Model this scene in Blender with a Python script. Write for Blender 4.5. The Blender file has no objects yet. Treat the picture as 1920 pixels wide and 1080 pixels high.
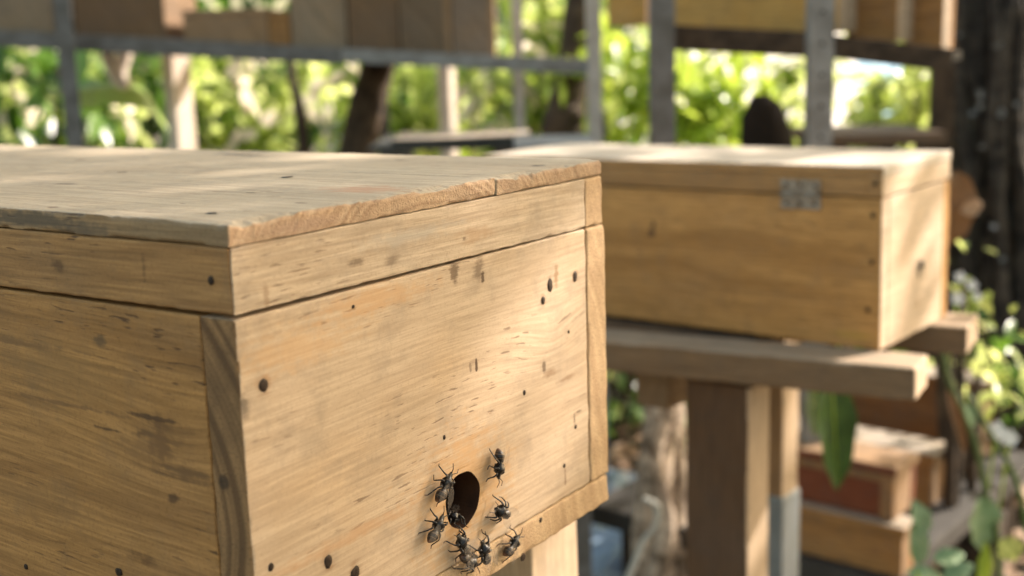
import bpy, bmesh, math, random
from mathutils import Vector, Matrix, noise
random.seed(7)
S = bpy.context.scene
C = S.collection

# ------------------------------------------------------------------ camera, world, sun
FPX = 2256.77
R = Matrix(((0.55515775, 0.17303618, -0.81354677),
            (-0.83121299, 0.08043997, -0.55010397),
            (-0.02974622, 0.98162513, 0.18848679)))
CAM = Vector((-0.30628287, -0.33290498, 1.09386445))
cd = bpy.data.cameras.new('camera'); cam = bpy.data.objects.new('camera', cd); C.objects.link(cam)
cam.matrix_world = Matrix.Translation(CAM) @ R.to_4x4()
cd.sensor_width = 36; cd.lens = FPX / 1920 * 36
cd.clip_start = 0.02; cd.clip_end = 500
cd.dof.use_dof = True; cd.dof.focus_distance = 0.56; cd.dof.aperture_fstop = 6.6
S.camera = cam

SUN = Vector((1.8, -1.0, 1.3)).normalized()
sl = bpy.data.lights.new('sun', 'SUN'); sl.energy = 3.7; sl.angle = math.radians(0.5); sl.color = (1.0, 0.90, 0.83)
so = bpy.data.objects.new('sun', sl); C.objects.link(so)
so.rotation_euler = SUN.to_track_quat('Z', 'Y').to_euler(); so.location = (3, -2, 6)
w = bpy.data.worlds.new('World'); S.world = w; w.use_nodes = True
wn = w.node_tree; bg = wn.nodes['Background']
sky = wn.nodes.new('ShaderNodeTexSky'); sky.sky_type = 'NISHITA'; sky.sun_disc = False
sky.sun_elevation = math.asin(SUN.z); sky.sun_rotation = math.atan2(SUN.x, SUN.y)
sky.air_density = 1.0; sky.dust_density = 3.0
tint = wn.nodes.new('ShaderNodeMix'); tint.data_type = 'RGBA'; tint.blend_type = 'MULTIPLY'; tint.inputs[0].default_value = 1
tint.inputs[7].default_value = (.96, .84, .62, 1)          # warm canopy-filtered skylight, white balanced for shade
wn.links.new(sky.outputs[0], tint.inputs[6]); wn.links.new(tint.outputs[2], bg.inputs[0]); bg.inputs[1].default_value = 0.15
S.view_settings.view_transform = 'Standard'; S.view_settings.look = 'None'
S.view_settings.gamma = 1; S.view_settings.exposure = 1.68

# ------------------------------------------------------------------ placing helpers
def ray(px, py): return R @ Vector((px - 960, -(py - 540), -FPX))
def at(px, py, d): return CAM + ray(px, py) * (d / FPX)            # point seen at a pixel, d metres along the view axis
def onplane(px, py, p0, n):
    r = ray(px, py); return CAM + r * ((p0 - CAM).dot(n) / r.dot(n))
def pix(P):
    q = R.transposed() @ (P - CAM); return (960 - FPX * q.x / q.z, 540 + FPX * q.y / q.z)
def depth(P): return -(R.transposed() @ (P - CAM)).z

# ------------------------------------------------------------------ object helpers
def tag(o, label=None, cat=None, group=None, kind=None):
    if label: o['label'] = label
    if cat: o['category'] = cat
    if group: o['group'] = group
    if kind: o['kind'] = kind
    return o
def thing(name, label, cat, loc=(0, 0, 0), rot=(0, 0, 0), group=None):
    o = bpy.data.objects.new(name, None); C.objects.link(o); o.empty_display_size = .05
    o.location = loc; o.rotation_euler = rot
    return tag(o, label, cat, group)
def obj(name, me, mat, parent=None, loc=(0, 0, 0), rot=(0, 0, 0), smooth=False):
    if isinstance(me, bmesh.types.BMesh):
        bm = me; me = bpy.data.meshes.new(name); bm.normal_update(); bm.to_mesh(me); bm.free()
    me.name = name
    if mat is not None:
        me.materials.clear(); me.materials.append(mat)
    if smooth:
        for p in me.polygons: p.use_smooth = True
    o = bpy.data.objects.new(name, me); C.objects.link(o); o.location = loc; o.rotation_euler = rot
    if parent: o.parent = parent
    return o
def copy_tree(o, parent=None):
    c = o.copy(); C.objects.link(c)
    if parent: c.parent = parent
    for ch in [k for k in bpy.data.objects if k.parent == o and k is not c]: copy_tree(ch, c)
    return c

# ------------------------------------------------------------------ shader helpers
class NT:
    def __init__(s, name):
        s.m = bpy.data.materials.new(name); s.m.use_nodes = True; s.t = s.m.node_tree
        s.b = s.t.nodes['Principled BSDF']; s.out = s.t.nodes['Material Output']
    def n(s, typ, **kw):
        nd = s.t.nodes.new(typ)
        for k, v in kw.items(): setattr(nd, k, v)
        return nd
    def l(s, a, b): s.t.links.new(a, b)
    def set(s, nd, i, v):
        if v is None: return
        if isinstance(v, bpy.types.NodeSocket): s.l(v, nd.inputs[i])
        else: nd.inputs[i].default_value = v
    def math(s, op, a, b=None, c=None, clamp=False):
        nd = s.n('ShaderNodeMath', operation=op, use_clamp=clamp)
        s.set(nd, 0, a); s.set(nd, 1, b); s.set(nd, 2, c); return nd.outputs[0]
    def vm(s, op, a, b=None):
        nd = s.n('ShaderNodeVectorMath', operation=op)
        s.set(nd, 0, a); s.set(nd, 1, b)
        return nd.outputs['Value'] if op in ('LENGTH', 'DOT_PRODUCT', 'DISTANCE') else nd.outputs[0]
    def noise(s, v, scale, detail=3, rough=.5, dist=0):
        nd = s.n('ShaderNodeTexNoise'); s.set(nd, 'Vector', v); nd.inputs['Scale'].default_value = scale
        nd.inputs['Detail'].default_value = detail; nd.inputs['Roughness'].default_value = rough; nd.inputs['Distortion'].default_value = dist
        return nd.outputs[0]
    def mr(s, v, a, b, c=0, d=1, smooth=False):
        nd = s.n('ShaderNodeMapRange'); nd.interpolation_type = 'SMOOTHSTEP' if smooth else 'LINEAR'
        s.set(nd, 0, v)
        for i, x in zip((1, 2, 3, 4), (a, b, c, d)): nd.inputs[i].default_value = x
        return nd.outputs[0]
    def mix(s, f, a, b, blend='MIX'):
        nd = s.n('ShaderNodeMix', data_type='RGBA', blend_type=blend)
        s.set(nd, 0, f)
        for i, v in ((6, a), (7, b)):
            if not isinstance(v, bpy.types.NodeSocket): v = (*v[:3], 1)
            s.set(nd, i, v)
        return nd.outputs[2]
    def comb(s, x, y, z):
        nd = s.n('ShaderNodeCombineXYZ'); s.set(nd, 0, x); s.set(nd, 1, y); s.set(nd, 2, z); return nd.outputs[0]
    def bump(s, h, strength, dist=.001):
        nd = s.n('ShaderNodeBump'); s.l(h, nd.inputs['Height']); nd.inputs['Strength'].default_value = strength
        nd.inputs['Distance'].default_value = dist; s.l(nd.outputs[0], s.b.inputs['Normal'])

def wood(name, light, dark, axis='X', grey=0.0, greycol=(.30, .28, .24), warm=(.52, .30, .13), fleck=.5, rough=.62,
         ring=150, seed=0.0, knots=(), marks=(), centre=(0.3, 0.2), bands=.6, tilt=0.0, bumps=.5, end=False, contrast=1.0, mottle=1.0):
    """solid timber: growth rings round a pith line, fibres, dark resin flecks, patches of weathering"""
    t = NT(name)
    tc = t.n('ShaderNodeTexCoord'); P0 = tc.outputs['Object']
    sp = t.n('ShaderNodeSeparateXYZ'); t.l(P0, sp.inputs[0])
    ax = {'X': (0, 1, 2), 'Y': (1, 0, 2), 'Z': (2, 0, 1)}[axis]
    al, a, b = (sp.outputs[i] for i in ax)
    if tilt: b = t.math('MULTIPLY_ADD', al, tilt, b)
    G = t.comb(t.math('ADD', al, seed), a, b)
    # knots push the grain aside
    for (k0, k1, kr, ks) in knots:      # along, b, radius, strength
        dx = t.math('DIVIDE', t.math('SUBTRACT', al, k0), kr * 2.2)
        dy = t.math('DIVIDE', t.math('SUBTRACT', b, k1), kr)
        r2 = t.math('ADD', t.math('MULTIPLY', dx, dx), t.math('MULTIPLY', dy, dy))
        e = t.math('DIVIDE', ks, t.math('ADD', r2, 1.0))
        b = t.math('ADD', b, e)
    G2 = t.comb(t.math('ADD', al, seed), a, b)
    wv = t.noise(t.vm('MULTIPLY', G, (3.0, 10, 10)), 1.0, 2)
    wv2 = t.noise(t.vm('MULTIPLY', G, (14.0, 60, 60)), 1.0, 2)
    da = t.math('ADD', a, centre[0]); db = t.math('ADD', b, centre[1])
    d = t.math('SQRT', t.math('ADD', t.math('MULTIPLY', da, da), t.math('MULTIPLY', db, db)))
    d = t.math('MULTIPLY_ADD', wv, .045, d); d = t.math('MULTIPLY_ADD', wv2, .006, d)
    rg = t.noise(t.comb(t.math('MULTIPLY', t.math('ADD', al, seed), 1.2), t.math('MULTIPLY', d, ring), seed), 1.0, 3, .55)
    rs = t.mr(rg, .40, .68, 0, 1, True)
    late = t.mr(rg, .58, .70, 0, 1, True)
    fib = t.noise(t.vm('MULTIPLY', G2, (30, 700, 700)), 1.0, 4, .65)
    fib2 = t.noise(t.vm('MULTIPLY', G2, (14, 400, 400)), 1.0, 4, .62)
    blotch = t.noise(t.vm('MULTIPLY', G, (9, 16, 16)), 1.0, 4, .6)
    blotch2 = t.noise(t.vm('ADD', t.vm('MULTIPLY', G, (7, 9, 9)), (5, 3, 8)), 1.0, 5, .62)
    col = t.mix(t.math('MULTIPLY', rs, bands * .75), light, dark)
    col = t.mix(t.math('MULTIPLY', late, bands * .45), col, tuple(c * .72 for c in dark))
    col = t.mix(t.mr(blotch, .48, .72, 0, .55 * mottle), col, warm)
    col = t.mix(t.mr(blotch2, .46, .70, 0, .40 * mottle), col, tuple(.62 * c + .05 for c in light))
    if grey: col = t.mix(t.mr(blotch2, .25, .70, grey * .5, grey), col, greycol)
    f = t.mr(fib2, .34, .60, 1, 0)
    col = t.mix(t.math('MULTIPLY', f, .42 * contrast), col, tuple(c * .55 for c in dark))
    col = t.mix(t.mr(fib, .36, .58, .42 * contrast, 0), col, tuple(c * .6 for c in dark))
    dirt = t.noise(t.vm('ADD', P0, (3.1, 1.7, .6)), 38, 6, .72)
    col = t.mix(t.mr(dirt, .50, .70, 0, .42 * mottle), col, tuple(.34 * c + .035 for c in light))
    # grime specks, handled and dusty
    sk = t.noise(P0, 650, 3, .7)
    col = t.mix(t.mr(sk, .53, .70, 0, .36 * contrast), col, tuple(c * .5 for c in dark))
    flh = None
    if fleck:
        fl = t.noise(t.vm('MULTIPLY', G2, (70, 620, 620)), 1.0, 2, .5)
        msk = t.mr(t.noise(t.vm('MULTIPLY', G, (6, 26, 26)), 1.0, 2), .50, .60)
        flh = t.math('MULTIPLY', t.mr(fl, .62, .67, 0, 1), msk)
        col = t.mix(t.math('MULTIPLY', flh, fleck), col, (.10, .050, .022))
    dn = t.noise(P0, 160, 3, .6)
    for (mx, my, mz, rx, ry, rz, mc, ms, soft) in marks:
        v = t.vm('MULTIPLY', t.vm('SUBTRACT', P0, (mx, my, mz)), (1 / rx, 1 / ry, 1 / rz))
        ln = t.math('MULTIPLY_ADD', t.math('SUBTRACT', dn, .5), 1.6 * min(1, soft + .35), t.vm('LENGTH', v))
        ln = t.math('MULTIPLY_ADD', t.math('SUBTRACT', fib2, .5), 1.8, ln)
        col = t.mix(t.mr(ln, 1.0 - soft, 1.0, ms, 0, True), col, mc)
    t.l(col, t.b.inputs['Base Color'])
    h = t.math('ADD', t.math('MULTIPLY', fib2, .5), t.math('MULTIPLY', fib, .5))
    h = t.math('MULTIPLY_ADD', late, .35, h)
    if flh is not None: h = t.math('MULTIPLY_ADD', flh, -.8, h)
    t.bump(h, bumps, .0006)
    t.b.inputs['Roughness'].default_value = rough
    t.b.inputs['Specular IOR Level'].default_value = .28
    return t.m

def endgrain(name, light, dark, c=(0.05, 0.1), ring=260, axis='X', marks=(), grey=0.0, band=.8, wp=.02):
    """sawn end of a board: rings seen end on, porous. axis = grain axis (rings lie across it)"""
    t = NT(name); tc = t.n('ShaderNodeTexCoord'); P0 = tc.outputs['Object']
    sp = t.n('ShaderNodeSeparateXYZ'); t.l(P0, sp.inputs[0])
    ax = {'X': (0, 1, 2), 'Y': (1, 0, 2), 'Z': (2, 0, 1)}[axis]
    al, a, b = (sp.outputs[i] for i in ax)
    wv = t.noise(P0, 14, 2); da = t.math('ADD', a, c[0]); db = t.math('ADD', b, c[1])
    d = t.math('SQRT', t.math('ADD', t.math('MULTIPLY', da, da), t.math('MULTIPLY', db, db)))
    d = t.math('MULTIPLY_ADD', wv, wp, d)
    rg = t.noise(t.comb(t.math('MULTIPLY', d, ring), 0.0, 0.0), 1.0, 2, .5)
    col = t.mix(t.mr(rg, .36, .66, 0, band, True), light, dark)
    po = t.noise(P0, 900, 2, .6); big = t.noise(P0, 45, 4, .6)
    col = t.mix(t.mr(po, .50, .72, 0, .55), col, tuple(x * .45 for x in dark))
    col = t.mix(t.mr(big, .45, .72, 0, .45), col, tuple(x * .7 for x in dark))
    if grey: col = t.mix(t.mr(big, .3, .7, grey * .4, grey), col, (.22, .20, .17))
    for (mx, my, mz, rx, ry, rz, mc, ms, soft) in marks:
        v = t.vm('MULTIPLY', t.vm('SUBTRACT', P0, (mx, my, mz)), (1 / rx, 1 / ry, 1 / rz))
        ln = t.math('MULTIPLY_ADD', t.math('SUBTRACT', big, .5), 1.2, t.vm('LENGTH', v))
        col = t.mix(t.mr(ln, 1.0 - soft, 1.0, ms, 0, True), col, mc)
    t.l(col, t.b.inputs['Base Color']); t.b.inputs['Roughness'].default_value = .8
    t.b.inputs['Specular IOR Level'].default_value = .2
    t.bump(t.math('ADD', po, t.math('MULTIPLY', rg, .6)), .7, .0008)
    return t.m

def plain(name, col, rough=.7, metal=0, var=.3, scale=60, col2=None, bump=0, bdist=.002, spec=.3):
    t = NT(name); tc = t.n('ShaderNodeTexCoord'); nz = t.noise(tc.outputs['Object'], scale, 5, .62)
    c2 = col2 or tuple(c * .55 for c in col)
    c = t.mix(t.mr(nz, .35, .65, 0, 1, True), tuple(x * (1 - var) + y * var for x, y in zip(col, c2)) if not col2 else c2, col)
    t.l(c, t.b.inputs['Base Color']); t.b.inputs['Roughness'].default_value = rough; t.b.inputs['Metallic'].default_value = metal
    t.b.inputs['Specular IOR Level'].default_value = spec
    if bump: t.bump(nz, bump, bdist)
    return t.m

def leafmat(name, cols, trans=.45, rough=.32, scale=9):
    t = NT(name); tc = t.n('ShaderNodeTexCoord'); nz = t.noise(tc.outputs['Object'], scale, 3, .6)
    geo = t.n('ShaderNodeNewGeometry')
    rnd = geo.outputs['Random Per Island']
    cr = t.n('ShaderNodeValToRGB'); t.l(t.math('ADD', t.math('MULTIPLY', nz, .4), t.math('MULTIPLY', rnd, .6)), cr.inputs[0])
    e = cr.color_ramp.elements; n = len(cols)
    e[0].position = .15; e[0].color = (*cols[0], 1); e[1].position = .85; e[1].color = (*cols[-1], 1)
    for i in range(1, n - 1):
        k = cr.color_ramp.elements.new(.15 + .7 * i / (n - 1)); k.color = (*cols[i], 1)
    t.l(cr.outputs[0], t.b.inputs['Base Color']); t.b.inputs['Roughness'].default_value = rough
    tr = t.n('ShaderNodeBsdfTranslucent')
    t.l(t.mix(.5, cr.outputs[0], tuple(min(1, c * 1.3) for c in cols[-1]), 'MIX'), tr.inputs[0])
    ms = t.n('ShaderNodeMixShader'); ms.inputs[0].default_value = trans
    t.l(t.b.outputs[0], ms.inputs[1]); t.l(tr.outputs[0], ms.inputs[2]); t.l(ms.outputs[0], t.out.inputs[0])
    return t.m

# ------------------------------------------------------------------ mesh helpers
def coords(a, b, r, ds):
    L = b - a; r = min(r, L * .24)
    inner = [0, .18 * r, .5 * r, r, 1.9 * r]
    n = max(1, int((L - 3.8 * r) / ds))
    mid = [1.9 * r + (L - 3.8 * r) * i / n for i in range(1, n)]
    c = inner + mid + [L - x for x in reversed(inner)]
    return [a + x for x in c]
def board(x0, x1, y0, y1, z0, z1, r=.0012, jit=.5, ds=.006, seed=0, scale=90, wob=0.0, bm=None, shape=None):
    """a sawn board: its edges are rounded by an amount that wanders, so they read as worn and slightly chipped"""
    bm = bm or bmesh.new(); cs = [coords(x0, x1, r, ds), coords(y0, y1, r, ds), coords(z0, z1, r, ds)]
    c = Vector(((x0 + x1) / 2, (y0 + y1) / 2, (z0 + z1) / 2)); h = Vector(((x1 - x0) / 2, (y1 - y0) / 2, (z1 - z0) / 2))
    vs = {}
    def v(i, j, k):
        if (i, j, k) in vs: return vs[(i, j, k)]
        p = Vector((cs[0][i], cs[1][j], cs[2][k]))
        q = p * scale + Vector((seed * 3.7, seed, -seed))
        nn = noise.noise(q) + .5 * noise.noise(q * 3.1)
        rr = max(r * .15, r * (1 + jit * 2.0 * nn)); rr = min(rr, min(h) * .48)
        l = p - c; inn = Vector([max(-(h[m] - rr), min(h[m] - rr, l[m])) for m in range(3)])
        dd = l - inn
        if dd.length > 1e-9 and (abs(dd.x) > 1e-9) + (abs(dd.y) > 1e-9) + (abs(dd.z) > 1e-9) > 1:
            m = max(abs(dd.x), abs(dd.y), abs(dd.z)); l = inn + dd.normalized() * min(rr, m)
        if wob: l += Vector((noise.noise(q * .12 + Vector((9, 0, 0))), noise.noise(q * .12 + Vector((0, 9, 0))), noise.noise(q * .12 + Vector((0, 0, 9))))) * wob
        p = c + l
        if shape: p = shape(p)
        vs[(i, j, k)] = bm.verts.new(p); return vs[(i, j, k)]
    n = [len(q) - 1 for q in cs]
    for i in range(n[0]):
        for j in range(n[1]):
            bm.faces.new((v(i, j, 0), v(i, j + 1, 0), v(i + 1, j + 1, 0), v(i + 1, j, 0)))
            bm.faces.new((v(i, j, n[2]), v(i + 1, j, n[2]), v(i + 1, j + 1, n[2]), v(i, j + 1, n[2])))
    for i in range(n[0]):
        for k in range(n[2]):
            bm.faces.new((v(i, 0, k), v(i + 1, 0, k), v(i + 1, 0, k + 1), v(i, 0, k + 1)))
            bm.faces.new((v(i, n[1], k), v(i, n[1], k + 1), v(i + 1, n[1], k + 1), v(i + 1, n[1], k)))
    for j in range(n[1]):
        for k in range(n[2]):
            bm.faces.new((v(0, j, k), v(0, j, k + 1), v(0, j + 1, k + 1), v(0, j + 1, k)))
            bm.faces.new((v(n[0], j, k), v(n[0], j + 1, k), v(n[0], j + 1, k + 1), v(n[0], j, k + 1)))
    return bm
def sbox(x0, x1, y0, y1, z0, z1, r=.002, bm=None, rot=None):
    """plain bevelled box for things far from the lens"""
    bm = bm or bmesh.new()
    b2 = bmesh.new(); bmesh.ops.create_cube(b2, size=1)
    for v in b2.verts: v.co = Vector((x0 + (v.co.x + .5) * (x1 - x0), y0 + (v.co.y + .5) * (y1 - y0), z0 + (v.co.z + .5) * (z1 - z0)))
    bmesh.ops.bevel(b2, geom=b2.edges[:], offset=r, segments=2, affect='EDGES', profile=.6)
    if rot: bmesh.ops.transform(b2, matrix=rot, verts=b2.verts)
    me = bpy.data.meshes.new('tmp'); b2.to_mesh(me); b2.free(); bm.from_mesh(me); bpy.data.meshes.remove(me)
    return bm
def tube(pts, radii, seg=10, bm=None, rough=0, rs=12, cap=True):
    bm = bm or bmesh.new(); rings = []
    for i, (p, r) in enumerate(zip(pts, radii)):
        p = Vector(p)
        t = (Vector(pts[min(i + 1, len(pts) - 1)]) - Vector(pts[max(i - 1, 0)])).normalized()
        u = t.orthogonal().normalized() if i == 0 else (u - t * u.dot(t)).normalized()
        v = t.cross(u); ring = []
        for k in range(seg):
            a = 2 * math.pi * k / seg; dr = u * math.cos(a) + v * math.sin(a)
            rr = r * (1 + rough * (noise.noise((p + dr * r) * rs * .35) + .6 * noise.noise(Vector(((p + dr * r).x * rs * 2, (p + dr * r).y * rs * 2, p.z * rs * .5)))))
            ring.append(bm.verts.new(p + dr * rr))
        rings.append(ring)
    for a, b in zip(rings, rings[1:]):
        for k in range(seg): bm.faces.new((a[k], a[(k + 1) % seg], b[(k + 1) % seg], b[k]))
    if cap:
        bm.faces.new(list(reversed(rings[0]))); bm.faces.new(rings[-1])
    return bm
def curve_pts(pts, n):
    out = []; m = len(pts) - 1
    for i in range(n + 1):
        u = i / n * m; k = min(int(u), m - 1); f = u - k
        p0, p1, p2, p3 = (Vector(pts[max(0, min(m, k + q))]) for q in (-1, 0, 1, 2))
        out.append(.5 * ((2 * p1) + (p2 - p0) * f + (2 * p0 - 5 * p1 + 4 * p2 - p3) * f * f + (3 * p1 - p0 - 3 * p2 + p3) * f ** 3))
    return out
def add_leaf(V, F, p, d, nrm, L, W, fold=.25, droop=.2):
    d = d.normalized(); s = d.cross(nrm)
    if s.length < 1e-4: s = d.orthogonal()
    s.normalize(); up = s.cross(d)
    b = len(V)
    def q(t, x, z): return tuple(p + d * (t * L) + s * (x * W) + up * (z * W - droop * L * t * t))
    V += [q(0, 0, 0), q(.3, -.42, fold * .42), q(.3, 0, 0), q(.3, .42, fold * .42),
          q(.68, -.36, fold * .36), q(.68, 0, 0), q(.68, .36, fold * .36), q(1, 0, 0)]
    F += [(b, b + 2, b + 1), (b, b + 3, b + 2), (b + 1, b + 2, b + 5, b + 4), (b + 2, b + 3, b + 6, b + 5), (b + 4, b + 5, b + 7), (b + 5, b + 6, b + 7)]
def rv():
    while True:
        v = Vector((random.uniform(-1, 1), random.uniform(-1, 1), random.uniform(-1, 1)))
        if .01 < v.length < 1: return v.normalized()
def leafmesh(name, V, F):
    me = bpy.data.meshes.new(name); me.from_pydata(V, [], F); me.update()
    for p in me.polygons: p.use_smooth = True
    return me
def bigleaf(L, W, n=12, fold=.25, droop=.5, wave=.05, tip=1.0, curl=0):
    """one broad leaf blade along +X, with a midrib fold"""
    bm = bmesh.new(); rows = []
    for i in range(n + 1):
        t = i / n; wd = W * .5 * (math.sin(math.pi * min(1, t ** .8)) ** .75) * (1 if t < .99 else .02) + .0004
        row = []
        for k in (-1, -.55, 0, .55, 1):
            z = abs(k) * wd * fold - droop * L * t * t * .5 + wave * W * math.sin(t * 17 + k) * abs(k)
            row.append(bm.verts.new((t * L * (1 - .15 * droop * t), k * wd, z)))
        rows.append(row)
    for a, b in zip(rows, rows[1:]):
        for k in range(4): bm.faces.new((a[k], b[k], b[k + 1], a[k + 1]))
    return bm
def frame_from(d, n):
    d = d.normalized(); y = n.cross(d).normalized(); z = d.cross(y)
    return Matrix((d, y, z)).transposed()

# ------------------------------------------------------------------ colours
PINE = (.56, .375, .205); PINED = (.40, .235, .105)
M = {}
M['steel'] = plain('galvanised_steel', (.46, .46, .45), .5, .55, .5, 30, bump=.2)
M['steel_dull'] = plain('dull_steel', (.17, .165, .16), .65, .3, .5, 25, col2=(.11, .105, .095), bump=.2)
M['steel_mid'] = plain('worn_steel', (.27, .27, .26), .6, .4, .5, 25, col2=(.18, .175, .165), bump=.2)
M['steel_dark'] = plain('dark_tabletop', (.10, .10, .09), .7, .2, .5, 25, col2=(.06, .06, .052))
M['rust'] = plain('rusty_nail', (.045, .028, .018), .6, .35, .5, 900, col2=(.02, .012, .008), bump=.5, bdist=.0004)
M['hinge'] = plain('dull_zinc', (.34, .31, .26), .55, .45, .6, 160, col2=(.20, .15, .10), bump=.3)
M['bark'] = plain('dark_bark', (.075, .062, .048), .9, 0, .6, 22, col2=(.016, .014, .012), bump=1, bdist=.02)
M['bark_dark'] = plain('dusky_bark', (.085, .058, .036), .9, 0, .6, 22, col2=(.035, .024, .015), bump=1, bdist=.01)
M['bark_pale'] = plain('pale_bark', (.62, .50, .38), .9, 0, .6, 26, col2=(.13, .095, .065), bump=1, bdist=.012)
M['bark_brown'] = plain('brown_bark', (.075, .052, .034), .9, 0, .6, 22, col2=(.03, .022, .015), bump=1, bdist=.01)
M['leaf'] = leafmat('green_leaf', [(.02, .06, .008), (.06, .14, .015), (.14, .28, .025), (.44, .58, .08), (.74, .80, .32)], .55)
M['leaf_dark'] = leafmat('deep_green_leaf', [(.018, .050, .008), (.045, .11, .012), (.12, .24, .02)], .35)
M['leaf_yellow'] = leafmat('yellow_green_leaf', [(.10, .20, .015), (.28, .42, .03), (.52, .62, .10)], .45)
M['leaf_dry'] = leafmat('dry_leaf', [(.16, .09, .045), (.35, .22, .12), (.6, .46, .33)], .2, .7)

# ------------------------------------------------------------------ ground
def ground():
    bm = bmesh.new(); n = 90; ext = 3.2
    cs = [math.copysign(abs(i / n) ** 2.2 * 220, i) for i in range(-n, n + 1)]
    g = {}
    for i, x in enumerate(cs):
        for j, y in enumerate(cs):
            z = .05 * noise.noise(Vector((x, y, 0)) * .8) + .02 * noise.noise(Vector((x, y, 3)) * 4)
            rr = math.hypot(x, y); z -= 0 if rr < 6 else min(6.0, (rr - 6) * .22)
            g[i, j] = bm.verts.new((x, y, z - .03))
    for i in range(len(cs) - 1):
        for j in range(len(cs) - 1): bm.faces.new((g[i, j], g[i + 1, j], g[i + 1, j + 1], g[i, j + 1]))
    t = NT('soil'); tc = t.n('ShaderNodeTexCoord'); P = tc.outputs['Object']
    n1 = t.noise(P, 6, 6, .65); n2 = t.noise(P, 45, 5, .7)
    c = t.mix(t.mr(n1, .38, .64), (.055, .043, .032), (.13, .105, .075)); c = t.mix(t.mr(n2, .5, .72), c, (.20, .17, .13))
    t.l(c, t.b.inputs['Base Color']); t.b.inputs['Roughness'].default_value = .95; t.bump(n2, .8, .03)
    tag(obj('ground', bm, t.m, smooth=True), kind='structure')
ground()

# ------------------------------------------------------------------ the near hive
O1 = Vector((0, 0, 1.0))
def onF(px, py):                                   # a point of the near hive's front face, local
    return onplane(px, py, O1, Vector((0, 1, 0))) - O1
def onL(px, py): return onplane(px, py, O1, Vector((1, 0, 0))) - O1
def onT(px, py): return onplane(px, py, O1 + Vector((0, 0, .0365)), Vector((0, 0, 1))) - O1
def mk(P, rx, ry, rz, col, s, soft): return (P.x, P.y, P.z, rx, ry, rz, col, s, soft)
def setends(o, mat, axis, sign=0, thr=.55):
    o.data.materials.append(mat)
    for p in o.data.polygons:
        v = p.normal[axis]
        if (abs(v) if sign == 0 else v * sign) > thr: p.material_index = 1
DKB = (.075, .040, .020); ORG = (.50, .25, .09)
fm = [mk(onF(868, 940), .0170, .02, .0172, (.16, .085, .035), .60, .35), mk(onF(856, 990), .010, .02, .007, (.20, .11, .05), .55, .8)]
fm += [mk(onF(x, y), rr, .01, rr * 1.25, (.24, .12, .05), .55, .7) for x, y, rr in ((494, 722, .0044), (615, 1053, .0042), (666, 1072, .005), (1018, 563, .0034), (1032, 537, .0045), (1078, 518, .0038))]
fm += [mk(onF(868, 925), .050, .02, .042, (.50, .28, .11), .62, .8),
      mk(onF(852, 512), .0045, .01, .0075, DKB, .75, .6), mk(onF(897, 505), .006, .01, .0080, DKB, .6, .8), mk(onF(905, 520), .002, .01, .004, DKB, .9, .4),
      mk(onF(893, 683), .0012, .01, .0048, DKB, .95, .4), mk(onF(882, 690), .0012, .01, .003, DKB, .5, .6),
      mk(onF(1030, 700), .012, .01, .0026, (.20, .11, .05), .6, .8), mk(onF(1062, 710), .014, .01, .0015, (.20, .11, .05), .6, .7), mk(onF(1020, 688), .0022, .01, .0035, DKB, .75, .6),
      mk(onF(1077, 785), .0009, .01, .0060, DKB, .8, .5), mk(onF(1084, 771), .0045, .01, .0009, DKB, .7, .5),
      mk(onF(1060, 895), .0011, .01, .0068, (.15, .08, .04), .7, .5), mk(onF(1043, 518), .0028, .01, .0075, (.26, .14, .06), .7, .5),
      mk(onF(700, 560), .06, .02, .007, (.55, .30, .12), .45, .9), mk(onF(560, 650), .05, .02, .012, (.54, .31, .13), .4, .9),
      mk(onF(458, 760), .0035, .01, .006, (.13, .10, .07), .8, .7), mk(onF(650, 1010), .07, .02, .004, (.45, .22, .08), .4, .9)]
k1 = onF(1040, 655)
m_front = wood('pine_front', (.57, .43, .29), (.40, .27, .158), 'X', warm=(.60, .40, .22), ring=70, seed=1.3, centre=(.35, .42), bands=.4, tilt=-.02,
               knots=[(k1.x, k1.z, .016, .014)], marks=fm, fleck=.6, contrast=.75, bumps=.3)
lm = [mk(onL(298, 835), .02, .011, .015, (.15, .075, .03), .75, .85), mk(onL(350, 888), .02, .018, .0045, (.13, .065, .027), .8, .8), mk(onL(325, 936), .02, .005, .003, DKB, .8, .7), mk(onL(262, 813), .02, .009, .0022, DKB, .75, .7), mk(onL(205, 806), .02, .012, .0012, DKB, .8, .6), mk(onL(270, 1050), .02, .012, .003, (.12, .06, .025), .7, .8), mk(onL(20, 640), .02, .06, .0018, (.15, .08, .035), .6, .7), mk(onL(130, 760), .02, .05, .0016, (.15, .08, .035), .6, .7), mk(onL(310, 815), .02, .020, .009, (.16, .085, .035), .4, .85), mk(onL(275, 838), .02, .02, .012, (.22, .12, .05), .5, .9), mk(onL(185, 640), .02, .005, .004, (.13, .08, .04), .8, .7),
      mk(onL(290, 785), .02, .018, .0013, DKB, .8, .5), mk(onL(100, 700), .02, .05, .02, (.25, .15, .06), .35, .9),
      mk(onL(345, 890), .02, .020, .006, (.20, .11, .045), .6, .8), mk(onL(60, 930), .02, .07, .012, (.24, .13, .05), .4, .9)]
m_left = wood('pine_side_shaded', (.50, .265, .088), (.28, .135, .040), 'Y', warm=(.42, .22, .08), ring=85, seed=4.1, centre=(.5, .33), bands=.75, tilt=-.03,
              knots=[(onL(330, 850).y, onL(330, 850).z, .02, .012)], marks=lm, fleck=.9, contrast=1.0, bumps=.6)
m_side = wood('pine_side', (.50, .34, .17), (.33, .20, .09), 'Y', ring=90, seed=7.7)
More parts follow.
